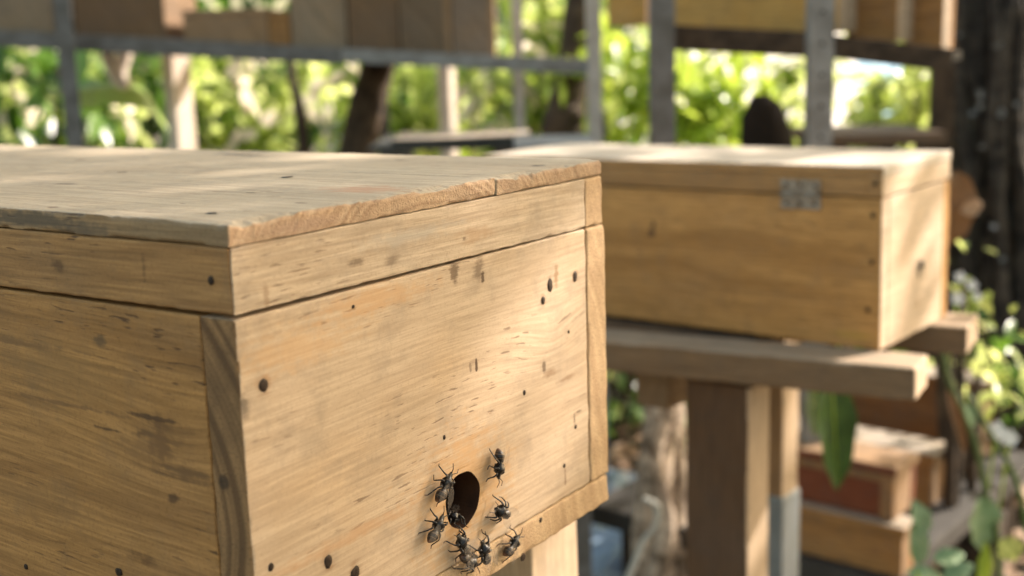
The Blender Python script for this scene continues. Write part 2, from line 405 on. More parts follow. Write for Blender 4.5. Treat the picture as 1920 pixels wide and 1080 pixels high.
m_rimf = wood('pine_rim_front', (.62, .48, .335), (.44, .31, .19), 'X', warm=(.56, .38, .22), ring=230, seed=2.2, centre=(.2, .5), bands=.75, contrast=1.1, fleck=.5,
              marks=[mk(onF(668, 492), .007, .01, .0022, DKB, .6, .7), mk(onF(735, 488), .006, .01, .0036, DKB, .5, .8), mk(onF(870, 447), .003, .01, .0018, DKB, .7, .6),
                     mk(onF(890, 440), .020, .01, .006, (.35, .20, .09), .45, .9), mk(onF(500, 560), .002, .01, .008, (.25, .15, .08), .5, .7), mk(onF(770, 440), .05, .01, .005, (.42, .38, .32), .45, .9)])
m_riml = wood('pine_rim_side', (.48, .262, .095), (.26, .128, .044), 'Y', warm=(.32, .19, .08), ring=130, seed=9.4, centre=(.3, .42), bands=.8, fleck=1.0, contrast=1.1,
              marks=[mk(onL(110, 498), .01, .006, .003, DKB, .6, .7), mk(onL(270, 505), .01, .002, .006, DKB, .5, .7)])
tm = [mk(onT(690, 355), .020, .028, .02, (.42, .20, .10), .6, .8), mk(onT(450, 290), .008, .030, .02, (.05, .04, .03), .8, .7), mk(onT(151, 300), .004, .006, .02, (.12, .07, .04), .9, .5),
      mk(onT(229, 323), .0032, .004, .02, (.05, .035, .025), .9, .4), mk(onT(397, 401), .0014, .0040, .02, (.015, .012, .01), 1, .3), mk(onT(565, 381), .0015, .0042, .02, (.06, .04, .03), .9, .4),
      mk(onT(342, 382), .0014, .003, .02, (.08, .05, .03), .8, .5), mk(onT(125, 345), .004, .008, .02, (.10, .07, .05), .7, .6), mk(onT(100, 389), .002, .003, .02, (.12, .06, .03), .9, .5),
      mk(onT(800, 366), .0025, .010, .02, (.10, .06, .04), .8, .6), mk(onT(1010, 310), .005, .006, .02, (.05, .04, .03), .8, .6), mk(onT(750, 300), .004, .002, .02, (.10, .07, .05), .8, .5),
      mk(onT(470, 362), .0016, .003, .02, (.12, .08, .05), .8, .5), mk(onT(60, 300), .006, .02, .02, (.2, .15, .1), .4, .8)]
m_top = wood('weathered_pine_top', (.53, .435, .30), (.37, .285, .185), 'Y', grey=.45, greycol=(.45, .375, .265), warm=(.48, .34, .20), ring=60, seed=3.0, centre=(.22, .4), bands=.55, fleck=.5, contrast=.9, marks=tm, rough=.7, bumps=.5)
m_topend = endgrain('plank_end', (.56, .385, .235), (.33, .195, .105), c=(-.12, .035), ring=300, axis='Y', grey=.25,
                    marks=[mk(onF(560, 425), .035, .02, .004, (.36, .24, .17), .6, .8)])
m_topside = wood('plank_edge', (.36, .235, .115), (.20, .12, .055), 'Y', grey=.2, greycol=(.2, .17, .12), ring=130, seed=8, fleck=.8,
                 marks=[mk(onL(60, 410), .02, .05, .005, (.085, .072, .055), .72, .7), mk(onL(150, 425), .02, .025, .005, (.12, .09, .06), .6, .8)])
m_stripend = endgrain('board_end_dark', (.34, .195, .085), (.145, .080, .036), c=(-.10, .085), ring=190, axis='X', grey=.06, band=1.0, wp=.005,
                      marks=[mk(onL(420, 905), .01, .004, .004, (.05, .035, .025), .8, .6)])
m_end = endgrain('board_end', (.54, .375, .215), (.36, .22, .115), c=(.4, .3), ring=150, axis='Y', band=.5)
m_in = plain('dark_hive_inside', (.075, .032, .014), .6, col2=(.03, .014, .008), scale=40)

hive = thing('wooden_beehive', 'large pale pine beehive box in the foreground with bees around its round entrance hole', 'beehive', O1)
bm = board(0, .2596, 0, .0186, -.1468, 0, r=.0011, ds=.0045, seed=1, jit=.7)
fp = obj('front_panel', bm, m_front, hive)
cb = bmesh.new(); bmesh.ops.create_cone(cb, cap_ends=True, segments=48, radius1=.0140, radius2=.0140, depth=.06)
bmesh.ops.rotate(cb, matrix=Matrix.Rotation(math.pi / 2, 3, 'X'), verts=cb.verts)
HC = onF(868, 937)
for v in cb.verts:
    a = math.atan2(v.co.z, v.co.x); k = 1 + .02 * math.sin(3 * a + 1) + .015 * math.sin(7 * a)
    v.co.x *= k; v.co.z *= k
bmesh.ops.translate(cb, vec=(HC.x, .01, HC.z), verts=cb.verts)
cut = obj('cutter', cb, m_in)
cut.parent = hive
bpy.context.view_layer.update()
md = fp.modifiers.new('b', 'BOOLEAN'); md.object = cut; md.operation = 'DIFFERENCE'; md.solver = 'EXACT'
bpy.context.view_layer.update()
me = bpy.data.meshes.new_from_object(fp.evaluated_get(bpy.context.evaluated_depsgraph_get()))
fp.modifiers.clear(); fp.data = me
bpy.data.objects.remove(cut)
me.materials.clear(); me.materials.append(m_front); me.materials.append(m_stripend); me.materials.append(m_in)
for p in me.polygons:
    c = p.center; q = math.hypot(c.x - HC.x, c.z - HC.z)
    p.material_index = 2 if (q < .0146 and .0008 < c.y < .0178 and abs(p.normal.y) < .4) else (1 if p.normal.x < -.55 else 0)
fp['label'] = 'pale front board with the round entrance hole'
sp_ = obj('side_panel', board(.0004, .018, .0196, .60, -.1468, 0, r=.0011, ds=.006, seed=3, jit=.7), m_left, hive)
sp2 = obj('side_panel', board(.2602, .2812, -.0003, .60, -.1468, -.0002, r=.0015, ds=.007, seed=5, jit=.7), m_side, hive); setends(sp2, m_end, 1, -1)
obj('back_panel', board(.0182, .26, .5815, .5995, -.1468, -.0004, ds=.02, seed=6), m_side, hive)
bb = obj('bottom_board', board(0, .2812, -.0002, .60, -.1646, -.1472, r=.0017, ds=.005, seed=8, jit=.75), m_side, hive); setends(bb, m_end, 1, -1)
# the lid: a mitred rim with a two plank top; it sits a hair high at the near corner
def worn(p):
    if p.z > .030:
        q = Vector((p.x * 28, p.y * 28, 3.0)); n1 = noise.noise(q) + .25 * noise.noise(q * 9) + .5 * max(0, noise.noise(q * 4 + Vector((5, 5, 5))) - .25); n2 = max(0, n1 + .15)
        e = max(0, 1 - p.y / .007); p.z -= .0042 * n2 * e; p.y += .0012 * n1 * (e > 0) * max(0, e)
        e = max(0, 1 - p.x / .004); p.z -= .0022 * max(0, n1 - .1) * e
    return p
lid = obj('lid', board(0, .1738, 0, .60, .0277, .0366, r=.0017, ds=.0026, seed=11, jit=1.5, scale=55, shape=worn), m_top, hive)
lid['label'] = 'greyed two plank lid on a pale rim'
setends(lid, m_topend, 1, -1); lid.data.materials.append(m_topside)
for p in lid.data.polygons:
    if p.normal.x < -.5: p.material_index = 2
pl = obj('lid_plank', board(.1746, .279, -.0004, .60, .0277, .0364, r=.0024, ds=.0026, seed=13, jit=1.2, scale=50, shape=worn), m_top, lid); setends(pl, m_topend, 1, -1)
def gapz(p):                                        # lower edge lifts slightly towards the near corner
    if p.z < .012: p.z += .0012 * max(0, 1 - p.x / .22) * max(.3, 1 - max(0, p.y) / .3)
    return p
def s1(p):
    t = max(0, min(1, (.03 - p.x) / .03)); p.x += t * p.y * .98; return gapz(p)
def s2(p):
    t = max(0, min(1, (.03 - p.y) / .03)); p.y += t * p.x; return gapz(p)
obj('rim', board(0, .2600, 0, .018, .0007, .0274, r=.0009, ds=.004, seed=15, jit=.8, shape=s1), m_rimf, lid)
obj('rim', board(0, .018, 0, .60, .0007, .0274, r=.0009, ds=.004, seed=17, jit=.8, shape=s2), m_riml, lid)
r3 = obj('rim', board(.2607, .2790, .0002, .60, .0007, .0274, r=.0010, ds=.007, seed=19, jit=.8), m_side, lid); setends(r3, m_end, 1, -1)
obj('rim', board(.0185, .26, .582, .5998, .0009, .0274, ds=.02, seed=21), m_side, lid)
def nail(parent, P, n, r, el=1.0, seed=0, name='nail_head'):
    bm = bmesh.new(); f = frame_from(Vector((0, 0, 1)), n); rnd = random.Random(seed)
    rings = []
    for rr, h in ((1, 0.0), (.85, .00025), (.45, .00035), (0.01, .0004)):
        ring = []
        for k in range(14):
            a = 2 * math.pi * k / 14; j = 1 + rnd.uniform(-.12, .12)
            v = f.col[1] * math.cos(a) * r * rr * j + f.col[0] * math.sin(a) * r * rr * el * j + n * h
            ring.append(bm.verts.new(P + v))
        rings.append(ring)
    for a, b in zip(rings, rings[1:]):
        for k in range(14): bm.faces.new((a[k], a[(k + 1) % 14], b[(k + 1) % 14], b[k]))
    bm.faces.new(rings[-1])
    bmesh.ops.recalc_face_normals(bm, faces=bm.faces)
    return obj(name, bm, M['rust'], parent, smooth=True)
NF = Vector((0, -1, 0)); NL = Vector((-1, 0, 0)); NU = Vector((0, 0, 1))
for i, (x, y, r, el) in enumerate([(494, 722, .0024, 1.15), (615, 1053, .0024, 1.3), (666, 1074, .0028, 1.1), (508, 1063, .0016, 1.1), (1018, 563, .0018, 1.25), (1031, 535, .0024, 1.5),
                                   (1078, 518, .0021, 1.5), (662, 575, .0009, 1), (983, 736, .0012, 1.3), (1058, 873, .0011, 1.2), (1079, 800, .0011, 1.2), (833, 820, .0009, 1.4), (1066, 622, .0009, 1.2)]):
    nail(fp, onF(x, y) + NF * .0001, NF, r, el, i)
nail(bb, onF(980, 1044) + NF * .0002, NF, .0026, .9, 31); nail(bb, onF(1013, 975) + NF * .0002, NF, .0016, .9, 32)
for i, (x, y, r, el) in enumerate([(396, 526, .0017, 1.1)]): nail(lid, onL(x, y) + NL * .0001, NL, r, el, 40 + i)
nail(sp_, onL(222, 1073) + NL * -.0002, NL, .0024, .8, 50); nail(sp_, onL(48, 1063) + NL * -.0002, NL, .0014, 1, 51)
nail(lid, onT(538, 333) + NU * .0002, Vector((0, 0, 1.0)) if False else NU, .0028, 1, 60) if False else None
def topdisc(px, py, rx, ry):
    P = onT(px, py); bm = bmesh.new(); vs = []
    for k in range(16):
        a = 2 * math.pi * k / 16; j = 1 + random.uniform(-.15, .15)
        vs.append(bm.verts.new((P.x + rx * math.cos(a) * j, P.y + ry * math.sin(a) * j, .0369)))
    c = bm.verts.new((P.x, P.y, .0371))
    for k in range(16): bm.faces.new((vs[k], vs[(k + 1) % 16], c))
    obj('nail_head', bm, M['rust'], lid, smooth=True)
topdisc(538, 333, .0042, .0025); topdisc(397, 401, .0022, .0022)

# ------------------------------------------------------------------ bees
t = NT('bee_body'); tc = t.n('ShaderNodeTexCoord'); spn = t.n('ShaderNodeSeparateXYZ'); t.l(tc.outputs['Object'], spn.inputs[0])
st = t.math('SINE', t.math('MULTIPLY', spn.outputs[0], 4200.0))
back = t.mr(spn.outputs[0], -.0012, -.0022, 0, 1)
c = t.mix(t.math('MULTIPLY', t.mr(st, .75, .95), back), (.010, .008, .007), (.16, .10, .06))
c = t.mix(t.math('MULTIPLY', t.mr(t.noise(tc.outputs['Object'], 900, 2), .56, .66), .8), c, (.10, .085, .065))
c = t.mix(t.mr(spn.outputs[0], -.0046, -.0056, 0, .6), c, (.13, .05, .02))
t.l(c, t.b.inputs['Base Color']); t.b.inputs['Roughness'].default_value = .36; t.b.inputs['Specular IOR Level'].default_value = .45
M['bee'] = t.m
t = NT('bee_wing'); t.b.inputs['Base Color'].default_value = (.30, .25, .20, 1); t.b.inputs['Roughness'].default_value = .12
t.b.inputs['Alpha'].default_value = .2; M['wing'] = t.m
def bee(P, heading, label, up=NF, size=1.0, seed=0, lift=.0028, roll=0, spread=.28, group='stingless bees at the hive entrance', leglen=1.0):
    rnd = random.Random(seed); heading = (heading - up * heading.dot(up)).normalized()
    y = up.cross(heading); m = Matrix((heading, y, up)).transposed().to_4x4()
    root = thing('bee', label, 'bee', group=group)
    root.matrix_world = Matrix.Translation(P) @ m @ Matrix.Rotation(roll, 4, 'X') @ Matrix.Scale(size, 4)
    Z = lift
    vs = [(.0008, 0, Z, .00250), (.0022, 0, Z, .00200), (.0030, 0, Z - .0001, .00065), (.0040, 0, Z - .0003, .00165), (.0047, 0, Z - .0008, .0008),
          (-.0010, 0, Z, .0006), (-.0022, 0, Z - .0001, .00205), (-.0036, 0, Z - .0004, .00215), (-.0050, 0, Z - .0009, .0013), (-.0060, 0, Z - .0013, .00035)]
    es = [(0, 1), (1, 2), (2, 3), (3, 4), (0, 5), (5, 6), (6, 7), (7, 8), (8, 9)]
    for s in (-1, 1):
        for k, (x0, kx, fx) in enumerate(((.0018, .0034, .0046), (.0008, .0006, .0004), (-.0002, -.0024, -.0050))):
            b = len(vs); j = lambda a: rnd.uniform(-a, a)
            q = leglen
            vs += [(x0, s * .0014, Z - .0010, .00050), ((x0 + kx) / 2, s * .0030 * q, Z + .0006 + j(.0004), .00042), (kx + j(.0006), s * (.0042 + j(.0005)) * q, Z - .0004, .00030),
                   (fx + j(.0008), s * (.0048 + j(.0008)) * q, .0003, .00022), (fx + (.0010 if k < 2 else -.0012), s * (.0054 + j(.0006)) * q, .00012, .00014)]
            es += [(0 if k else 1, b), (b, b + 1), (b + 1, b + 2), (b + 2, b + 3), (b + 3, b + 4)]
        b = len(vs); vs += [(.0048, s * .0005, Z + .0003, .00018), (.0058, s * .0015, Z + .0010, .00015), (.0076, s * .0021, Z + .0004, .00014)]
        es += [(3, b), (b, b + 1), (b + 1, b + 2)]
    k = 10.0                                          # skin is built ten times larger, then scaled down
    me = bpy.data.meshes.new('body'); me.from_pydata([(a * 1000 / k, b_ * 1000 / k, c_ * 1000 / k) for a, b_, c_, r in vs], es, [])
    o = bpy.data.objects.new('body', me); C.objects.link(o)
    sk = o.modifiers.new('s', 'SKIN'); sk.use_smooth_shade = True
    for i, (_, _, _, r) in enumerate(vs): me.skin_vertices[0].data[i].radius = (r * 1000 / k, r * 1000 / k)
    me.skin_vertices[0].data[0].use_root = True
    sb = o.modifiers.new('d', 'SUBSURF'); sb.levels = 1; sb.render_levels = 1
    bpy.context.view_layer.update()
    m2 = bpy.data.meshes.new_from_object(o.evaluated_get(bpy.context.evaluated_depsgraph_get()))
    m2.transform(Matrix.Scale(k / 1000, 4)); o.modifiers.clear(); o.data = m2
    m2.materials.clear(); m2.materials.append(M['bee'])
    for p in m2.polygons: p.use_smooth = True
    o.parent = root
    for s in (-1, 1):
        a = spread + rnd.uniform(-.1, .15)
        wb = bigleaf(.0074, .0025, 8, fold=.1, droop=.05, wave=0)
        bmesh.ops.transform(wb, verts=wb.verts, matrix=Matrix.Translation((.0006, s * .0010, Z + .0017)) @ Matrix.Rotation(math.pi + s * -a, 4, 'Z') @ Matrix.Rotation(-.08, 4, 'Y'))
        obj('wing', wb, M['wing'], root, smooth=True)
    return root
def fdir(x0, y0, x1, y1): return (onF(x1, y1) - onF(x0, y0)).normalized()
BL = [((820, 908), (806, 938, 832, 880), 'dark bee at the upper left rim of the entrance hole, head up', 1.0, .0032),
      ((921, 870), (925, 845, 921, 898), 'dark bee above and right of the entrance hole, head down', 1.0, .0030),
      ((927, 953), (950, 965, 903, 940), 'dark bee just right of the entrance hole, facing the hole', 1.0, .0034),
      ((806, 987), (800, 1000, 813, 972), 'dark bee left of and below the entrance hole', .95, .0034),
      ((851, 1017), (866, 1044, 842, 1000), 'dark bee straight under the entrance hole, its head turned up and left', 1.0, .0034),
      ((893, 1030), (905, 1062, 893, 1015), 'dark bee below the hole, right hand one of the touching pair', 1.0, .0036),
      ((866, 1050), (850, 1040, 884, 1062), 'dark bee lowest of the cluster under the entrance hole', .95, .0034),
      ((949, 1018), (938, 1036, 962, 1000), 'dark bee alone on the bottom board edge, lower right of the hole', .95, .0030)]
for i, (c, d, lb, sz, lift) in enumerate(BL):
    bee(O1 + onF(*c) + NF * .0004, fdir(*d), lb, size=sz * 1.42, seed=20 + i, leglen=.82, lift=lift, roll=random.uniform(-.25, .25))
P = onF(864, 968); bee(O1 + Vector((P.x + .001, .0055, HC.z - .0136)), Vector((-.6, -1, 0)), 'dark bee sitting inside the entrance hole, looking out', up=Vector((0, 0, 1)), size=1.25, seed=40, lift=.0036, leglen=.7)

# ------------------------------------------------------------------ post under the near hive
def timber(x0, x1, y0, y1, z0, z1, **k): return board(x0, x1, y0, y1, z0, z1, ds=.03, **k)
m_post = wood('post_timber', (.34, .235, .145), (.19, .12, .068), 'Z', warm=(.28, .17, .09), ring=90, seed=21, fleck=.4, rough=.8)
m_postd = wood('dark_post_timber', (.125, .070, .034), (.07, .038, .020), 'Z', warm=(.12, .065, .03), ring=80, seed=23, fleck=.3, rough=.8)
m_postp = wood('pale_and_sunlit_timber', (.55, .41, .27), (.40, .28, .165), 'Z', warm=(.5, .35, .2), ring=80, seed=25, fleck=.3, rough=.8)
q = onplane(997, 1060, O1 + Vector((0, 0, -.20)), Vector((0, 0, 1)))
stand = thing('hive_stand', 'wooden post and crosspiece carrying the near hive', 'stand', (q.x, max(q.y, .08), 0))
q = Vector((q.x, max(q.y, .08), 0))
q = at(997, 1060, .80); stand.location = (q.x, q.y, 0)
obj('post', timber(0, .06, 0, .07, 0, 1 - .1652, r=.002), m_postp, stand)
obj('crosspiece', timber(-.14, -.002, .02, .06, 1 - .1652 - .05, 1 - .1654, r=.002), m_postp, stand)

# ------------------------------------------------------------------ the second hive
YAW2 = -.1081
HB = thing('wooden_beehive', 'brown wooden beehive box with a metal hinge, resting on two rails at the right', 'beehive', (.966, .0503, .9682), (-.0071, -.0131, YAW2))
bpy.context.view_layer.update()
M2 = HB.matrix_world.copy(); I2 = M2.inverted()
W2, L2, H2, HL = .1938, .565, .20, .0325
def loc2(px, py, n=Vector((1, 0, 0)), o=Vector((0, 0, 0))):
    return I2 @ onplane(px, py, M2 @ o, M2.to_3x3() @ n)
m_b2 = wood('brown_pine', (.70, .385, .128), (.42, .21, .06), 'Y', warm=(.52, .27, .08), ring=55, seed=31, centre=(.5, .35), bands=1.0, fleck=.5, bumps=.4, contrast=1.5,
            marks=[mk(loc2(1222, 435), .02, .007, .009, (.08, .045, .025), .85, .7), mk(loc2(1225, 420), .02, .004, .005, (.05, .03, .02), .8, .7), mk(loc2(1198, 473), .02, .006, .004, (.12, .07, .035), .6, .8),
                   mk(loc2(1600, 628), .02, .03, .008, (.50, .32, .07), .5, .8), mk(loc2(1400, 545), .02, .2, .005, (.20, .11, .045), .4, .9)])
m_b2r = wood('brown_pine_rim', (.50, .285, .11), (.28, .145, .052), 'Y', warm=(.34, .2, .07), ring=70, seed=33, centre=(.5, .35), bands=.8, fleck=.3, bumps=.4)
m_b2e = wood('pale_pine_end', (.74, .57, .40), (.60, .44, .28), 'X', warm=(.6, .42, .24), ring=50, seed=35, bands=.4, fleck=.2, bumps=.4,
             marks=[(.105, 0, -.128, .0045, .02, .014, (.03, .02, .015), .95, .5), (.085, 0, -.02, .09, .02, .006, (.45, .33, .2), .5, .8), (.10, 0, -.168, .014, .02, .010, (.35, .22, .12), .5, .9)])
m_b2t = wood('pale_pine_lid', (.74, .64, .50), (.60, .50, .37), 'Y', grey=.3, greycol=(.45, .41, .34), warm=(.55, .42, .28), ring=50, seed=37, bands=.4, fleck=.2, bumps=.4)
b2s = obj('side_panel', board(0, .018, .0004, L2, -H2, -HL - .0020, r=.0016, ds=.012, seed=41), m_b2, HB); setends(b2s, m_b2e, 1, -1)
obj('side_panel', board(W2 - .018, W2, .0004, L2, -H2, -HL - .0020, r=.0016, ds=.02, seed=42), m_b2, HB)
b2f = board(.0183, W2 - .0183, 0, .018, -H2, -HL - .0020, r=.0012, ds=.012, seed=43)
b2f = obj('front_panel', b2f, m_b2e, HB)
obj('back_panel', board(.0183, W2 - .0183, L2 - .018, L2, -H2, -HL - .0020, ds=.03, seed=44), m_b2e, HB)
obj('bottom_board', board(.0185, W2 - .0185, .0185, L2 - .0185, -H2 + .001, -H2 + .012, ds=.05, seed=45), m_b2, HB)
ld = obj('lid', board(-.0006, W2 + .0006, -.0006, L2, -.0105, 0, r=.0018, ds=.012, seed=46, jit=.8), m_b2t, HB)
obj('rim', board(0, .018, 0.018, L2, -HL, -.0108, r=.0012, ds=.012, seed=47), m_b2r, ld)
ld.data.materials.append(m_b2r)
for p in ld.data.polygons:
    if p.normal.x < -.5: p.material_index = 1
rf = obj('rim', board(0, W2, 0, .0178, -HL, -.0108, r=.0012, ds=.012, seed=48), m_b2e, ld)
rf.data.materials.append(m_b2r)
for p in rf.data.polygons:
    if p.normal.x < -.5: p.material_index = 1
obj('rim', board(W2 - .018, W2, .018, L2, -HL, -.0108, r=.0012, ds=.03, seed=49), m_b2r, ld)
obj('rim', board(.0185, W2 - .0185, L2 - .018, L2, -HL, -.0108, r=.0012, ds=.03, seed=50), m_b2r, ld)
a = loc2(1465, 332); b = loc2(1540, 392); hm = (a + b) / 2
yl, yh = sorted((a.y, b.y)); zc = -HL - .0004
hg = obj('hinge', sbox(-.0022, -.0002, yl, yh, zc + .0022, zc + .0165, .0004), M['hinge'], HB)
obj('hinge_leaf', sbox(-.0022, -.0002, yl, yh, zc - .0165, zc - .0022, .0004), M['hinge'], hg)
obj('hinge_pin', tube([(-.0026, yl - .0005, zc), (-.0026, yh + .0005, zc)], [.0020, .0020], 12), M['hinge'], hg, smooth=True)
for f in (.15, .5, .85):
    for s in (1, -1):
        sc = bmesh.new(); bmesh.ops.create_uvsphere(sc, u_segments=10, v_segments=6, radius=.0019)
        bmesh.ops.scale(sc, vec=(.4, 1, 1), verts=sc.verts); bmesh.ops.translate(sc, vec=(-.0024, yl + (yh - yl) * f, zc + s * .0098), verts=sc.verts)
        obj('screw', sc, M['rust'], hg, smooth=True)
for i, (x, y) in enumerate([(1637, 404), (1635, 492), (1627, 581), (1641, 345)]):
    P = loc2(x, y); P.x = -.0002; nail(b2s, P, NL, .0030, 1, 70 + i)
bee(M2 @ Vector((.104, -.0006, -.122)), M2.to_3x3() @ Vector((0.1, 0, -1)), 'dark bee on the sunlit end of the farther hive', up=M2.to_3x3() @ Vector((0, -1, 0)), size=1.1, seed=90, group='bees on the farther hive')

# rails that carry it, and the posts
zb = M2 @ Vector((0, 0, -H2 - .0008)); up2 = M2.to_3x3() @ Vector((0, 0, 1))
m_rail = wood('rail_timber', (.27, .180, .100), (.155, .098, .052), 'X', warm=(.22, .13, .06), grey=.05, greycol=(.20, .17, .13), ring=80, seed=51, fleck=.3, rough=.85)
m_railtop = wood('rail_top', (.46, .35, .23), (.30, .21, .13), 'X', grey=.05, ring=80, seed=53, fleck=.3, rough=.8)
m_railend = endgrain('rail_end', (.58, .44, .30), (.42, .29, .18), axis='X', ring=200, band=.4)
def rail(p_end, p_far, p_w, th, length, label, dd=None):
    A = onplane(*p_end, zb, up2); B = onplane(*p_far, zb, up2); Wp = onplane(*p_w, zb, up2)
    d = dd or (B - A).normalized(); n = up2.cross(d).normalized()
    wd = (Wp - A).dot(n); 
    if wd < 0: n = -n; wd = -wd
    if n.cross(up2).dot(d) < 0: pass
    rt = thing('support_rail', label, 'timber rail', group='rails under the farther hive')
    zz = d.cross(n)
    rt.matrix_world = Matrix.Translation(A) @ Matrix((d, n, zz)).transposed().to_4x4()
    s = 1 if zz.dot(up2) > 0 else -1
    bm = board(0, length, 0, wd, -th if s > 0 else 0, 0 if s > 0 else th, r=.003, ds=.02, seed=int(p_end[0]), jit=.6)
    o = obj('beam', bm, m_rail, rt); o.data.materials.append(m_railtop); o.data.materials.append(m_railend)
    for p in o.data.polygons:
        if p.normal.z * s > .5: p.material_index = 1
        if p.normal.x < -.5: p.material_index = 2
    return rt, A, d, n, wd
r1, A1, d1, n1, w1 = rail((1718, 691), (1140, 641), (1767, 666), .036, .80, 'front weathered timber rail whose sunlit sawn end juts out under the farther hive')
r2, A2, d2, n2, w2 = rail((1815, 614), (1300, 588), (1855, 590), .034, .80, 'rear timber rail whose end sticks out behind the farther hive, right of the front rail', d1)
def stake(px, py, zt, name, label, w, l, mat, matlit=None):
    P = onplane(px, py, Vector((0, 0, zt)), Vector((0, 0, 1)))
    o = thing(name, label, 'post', (P.x, P.y, 0), (0, 0, YAW2), group='posts under the farther hive')
    return o, P
zr = (A1 + d1 * .25).z - .037
o, P = stake(1403, 722, zr, 'wooden_post', 'thick dark brown square post holding up the front rail', 0, 0, None)
setends(obj('shaft', timber(0, .052, 0, .082, 0, zr - .004, r=.003, seed=60), m_postd, o), m_postp, 1, -1)  # sun-facing side gets a paler timber: sunlight put into the colour
zr2 = (A2 + d2 * .25).z - .036
o, P = stake(1468, 700, zr2, 'wooden_post', 'brown post behind the thick one, its foot set in a grey metal sleeve', 0, 0, None)
P = at(1468, 800, 1.62); o.location = (P.x, P.y, 0)
hj = at(1468, 943, 1.62).z
obj('shaft', timber(0, .046, 0, .07, hj - .03, zr2 - .002, r=.003, seed=62), wood('orange_brown_post', (.36, .20, .085), (.2, .11, .05), 'Z', ring=80, seed=64), o)
setends(bpy.data.objects[[k.name for k in o.children][-1]], m_postp, 1, -1)  # same here, the lit side of this post is painted paler
obj('metal_sleeve', sbox(-.003, .049, -.003, .073, 0, hj, .003), plain('grey_painted_steel', (.23, .25, .25), .45, .3, .3, 20), o)
cr = thing('crosspiece', 'short timber crosspiece on the posts between both rails', 'timber')
Pc = A1 + d1 * .30; cr.location = (Pc.x, Pc.y, zr - .0)
cr.rotation_euler = (0, 0, YAW2)
obj('beam', timber(.052, .20, .004, .05, -.055, -.006, r=.003), m_rail, cr)
pb = onplane(1466, 640, zb, up2)

# ------------------------------------------------------------------ storage racks and boxes behind
VF = R @ Vector((0, 0, -1)); VN = Vector((VF.x, VF.y, 0)).normalized(); VU = Vector((VN.y, -VN.x, 0))   # away, to the right
YAWV = math.atan2(VU.y, VU.x)
def simplebox(name, label, cat, base, yaw, w, l, h, mside, mend, mtop, group, lidh=.0, over=.0, batten=False):
    """hive-like box: x = width, y = length away, from its near bottom corner"""
    o = thing(name, label, cat, base, (0, 0, yaw), group)
    tk = .016; hb = h - lidh
    s = obj('side_panel', sbox(0, tk, 0, l, 0, hb - .001, .0015), mside, o)
    setends(s, mend, 1, -1)
    obj('side_panel', sbox(w - tk, w, 0, l, 0, hb - .001, .0015), mside, o)
    obj('front_panel', sbox(tk + .0003, w - tk - .0003, .0006, tk, 0, hb - .001, .0012), mend, o)
    obj('back_panel', sbox(tk + .0003, w - tk - .0003, l - tk, l - .0006, 0, hb - .001, .0012), mside, o)
    obj('base_board', sbox(tk + .0003, w - tk - .0003, tk + .0004, l - tk - .0004, .001, .012, .001), mside, o)
    if lidh:
        lo = obj('lid', sbox(-over, w + over, -over, l + over, hb, h, .002), mside, o)
        lo.data.materials.append(mtop); lo.data.materials.append(mend)
        for p in lo.data.polygons:
            if p.normal.z > .5: p.material_index = 1
            elif p.normal.y < -.5: p.material_index = 2
    return o
def cornerbox(pz, pb, d, wpx, lpx, h, label, mats, lidh=.014, over=0, name='wooden_box', cat='wooden box', group='boxes', yaw=YAW2, zfix=None):
    """near vertical edge seen at pixel column pz with its foot on row pb at depth d"""
    P = at(pz, pb, d)
    if zfix is not None:
        P = onplane(pz, pb, Vector((0, 0, zfix)), Vector((0, 0, 1)))
    d = depth(P)
    w = wpx * d / FPX / .62; l = lpx * d / FPX / .77
    return simplebox(name, label, cat, P, yaw, w, l, h, *mats, group, lidh, over)
def wd(nm, c, k=.55, grey=0, seed=0, ax='Y'):
    return wood(nm, c, tuple(x * k for x in c), ax, warm=(c[0] * .95, c[1] * .85, c[2] * .7), grey=grey, greycol=(.24, .21, .17), ring=60, seed=seed, fleck=.2, rough=.8, bumps=.3, bands=1.0, contrast=1.6, mottle=1.8)
w_dark = wd('dim_brown_box', (.26, .16, .085), seed=71); w_grey = wd('dim_grey_box', (.42, .31, .20), grey=.1, seed=72); w_mid = wd('mid_brown_box', (.46, .29, .155), seed=73)
w_org = wd('orange_box', (.70, .41, .12), .7, seed=74); w_brn = wd('russet_box', (.46, .24, .085), .6, seed=75); w_pale = wd('pale_box_end', (.56, .44, .31), .8, seed=76, ax='X')
w_rus = wd('russet_painted_box', (.22, .065, .028), .8, seed=77); w_gtop = wd('grey_weathered_lid', (.56, .47, .36), .75, grey=.2, seed=78)
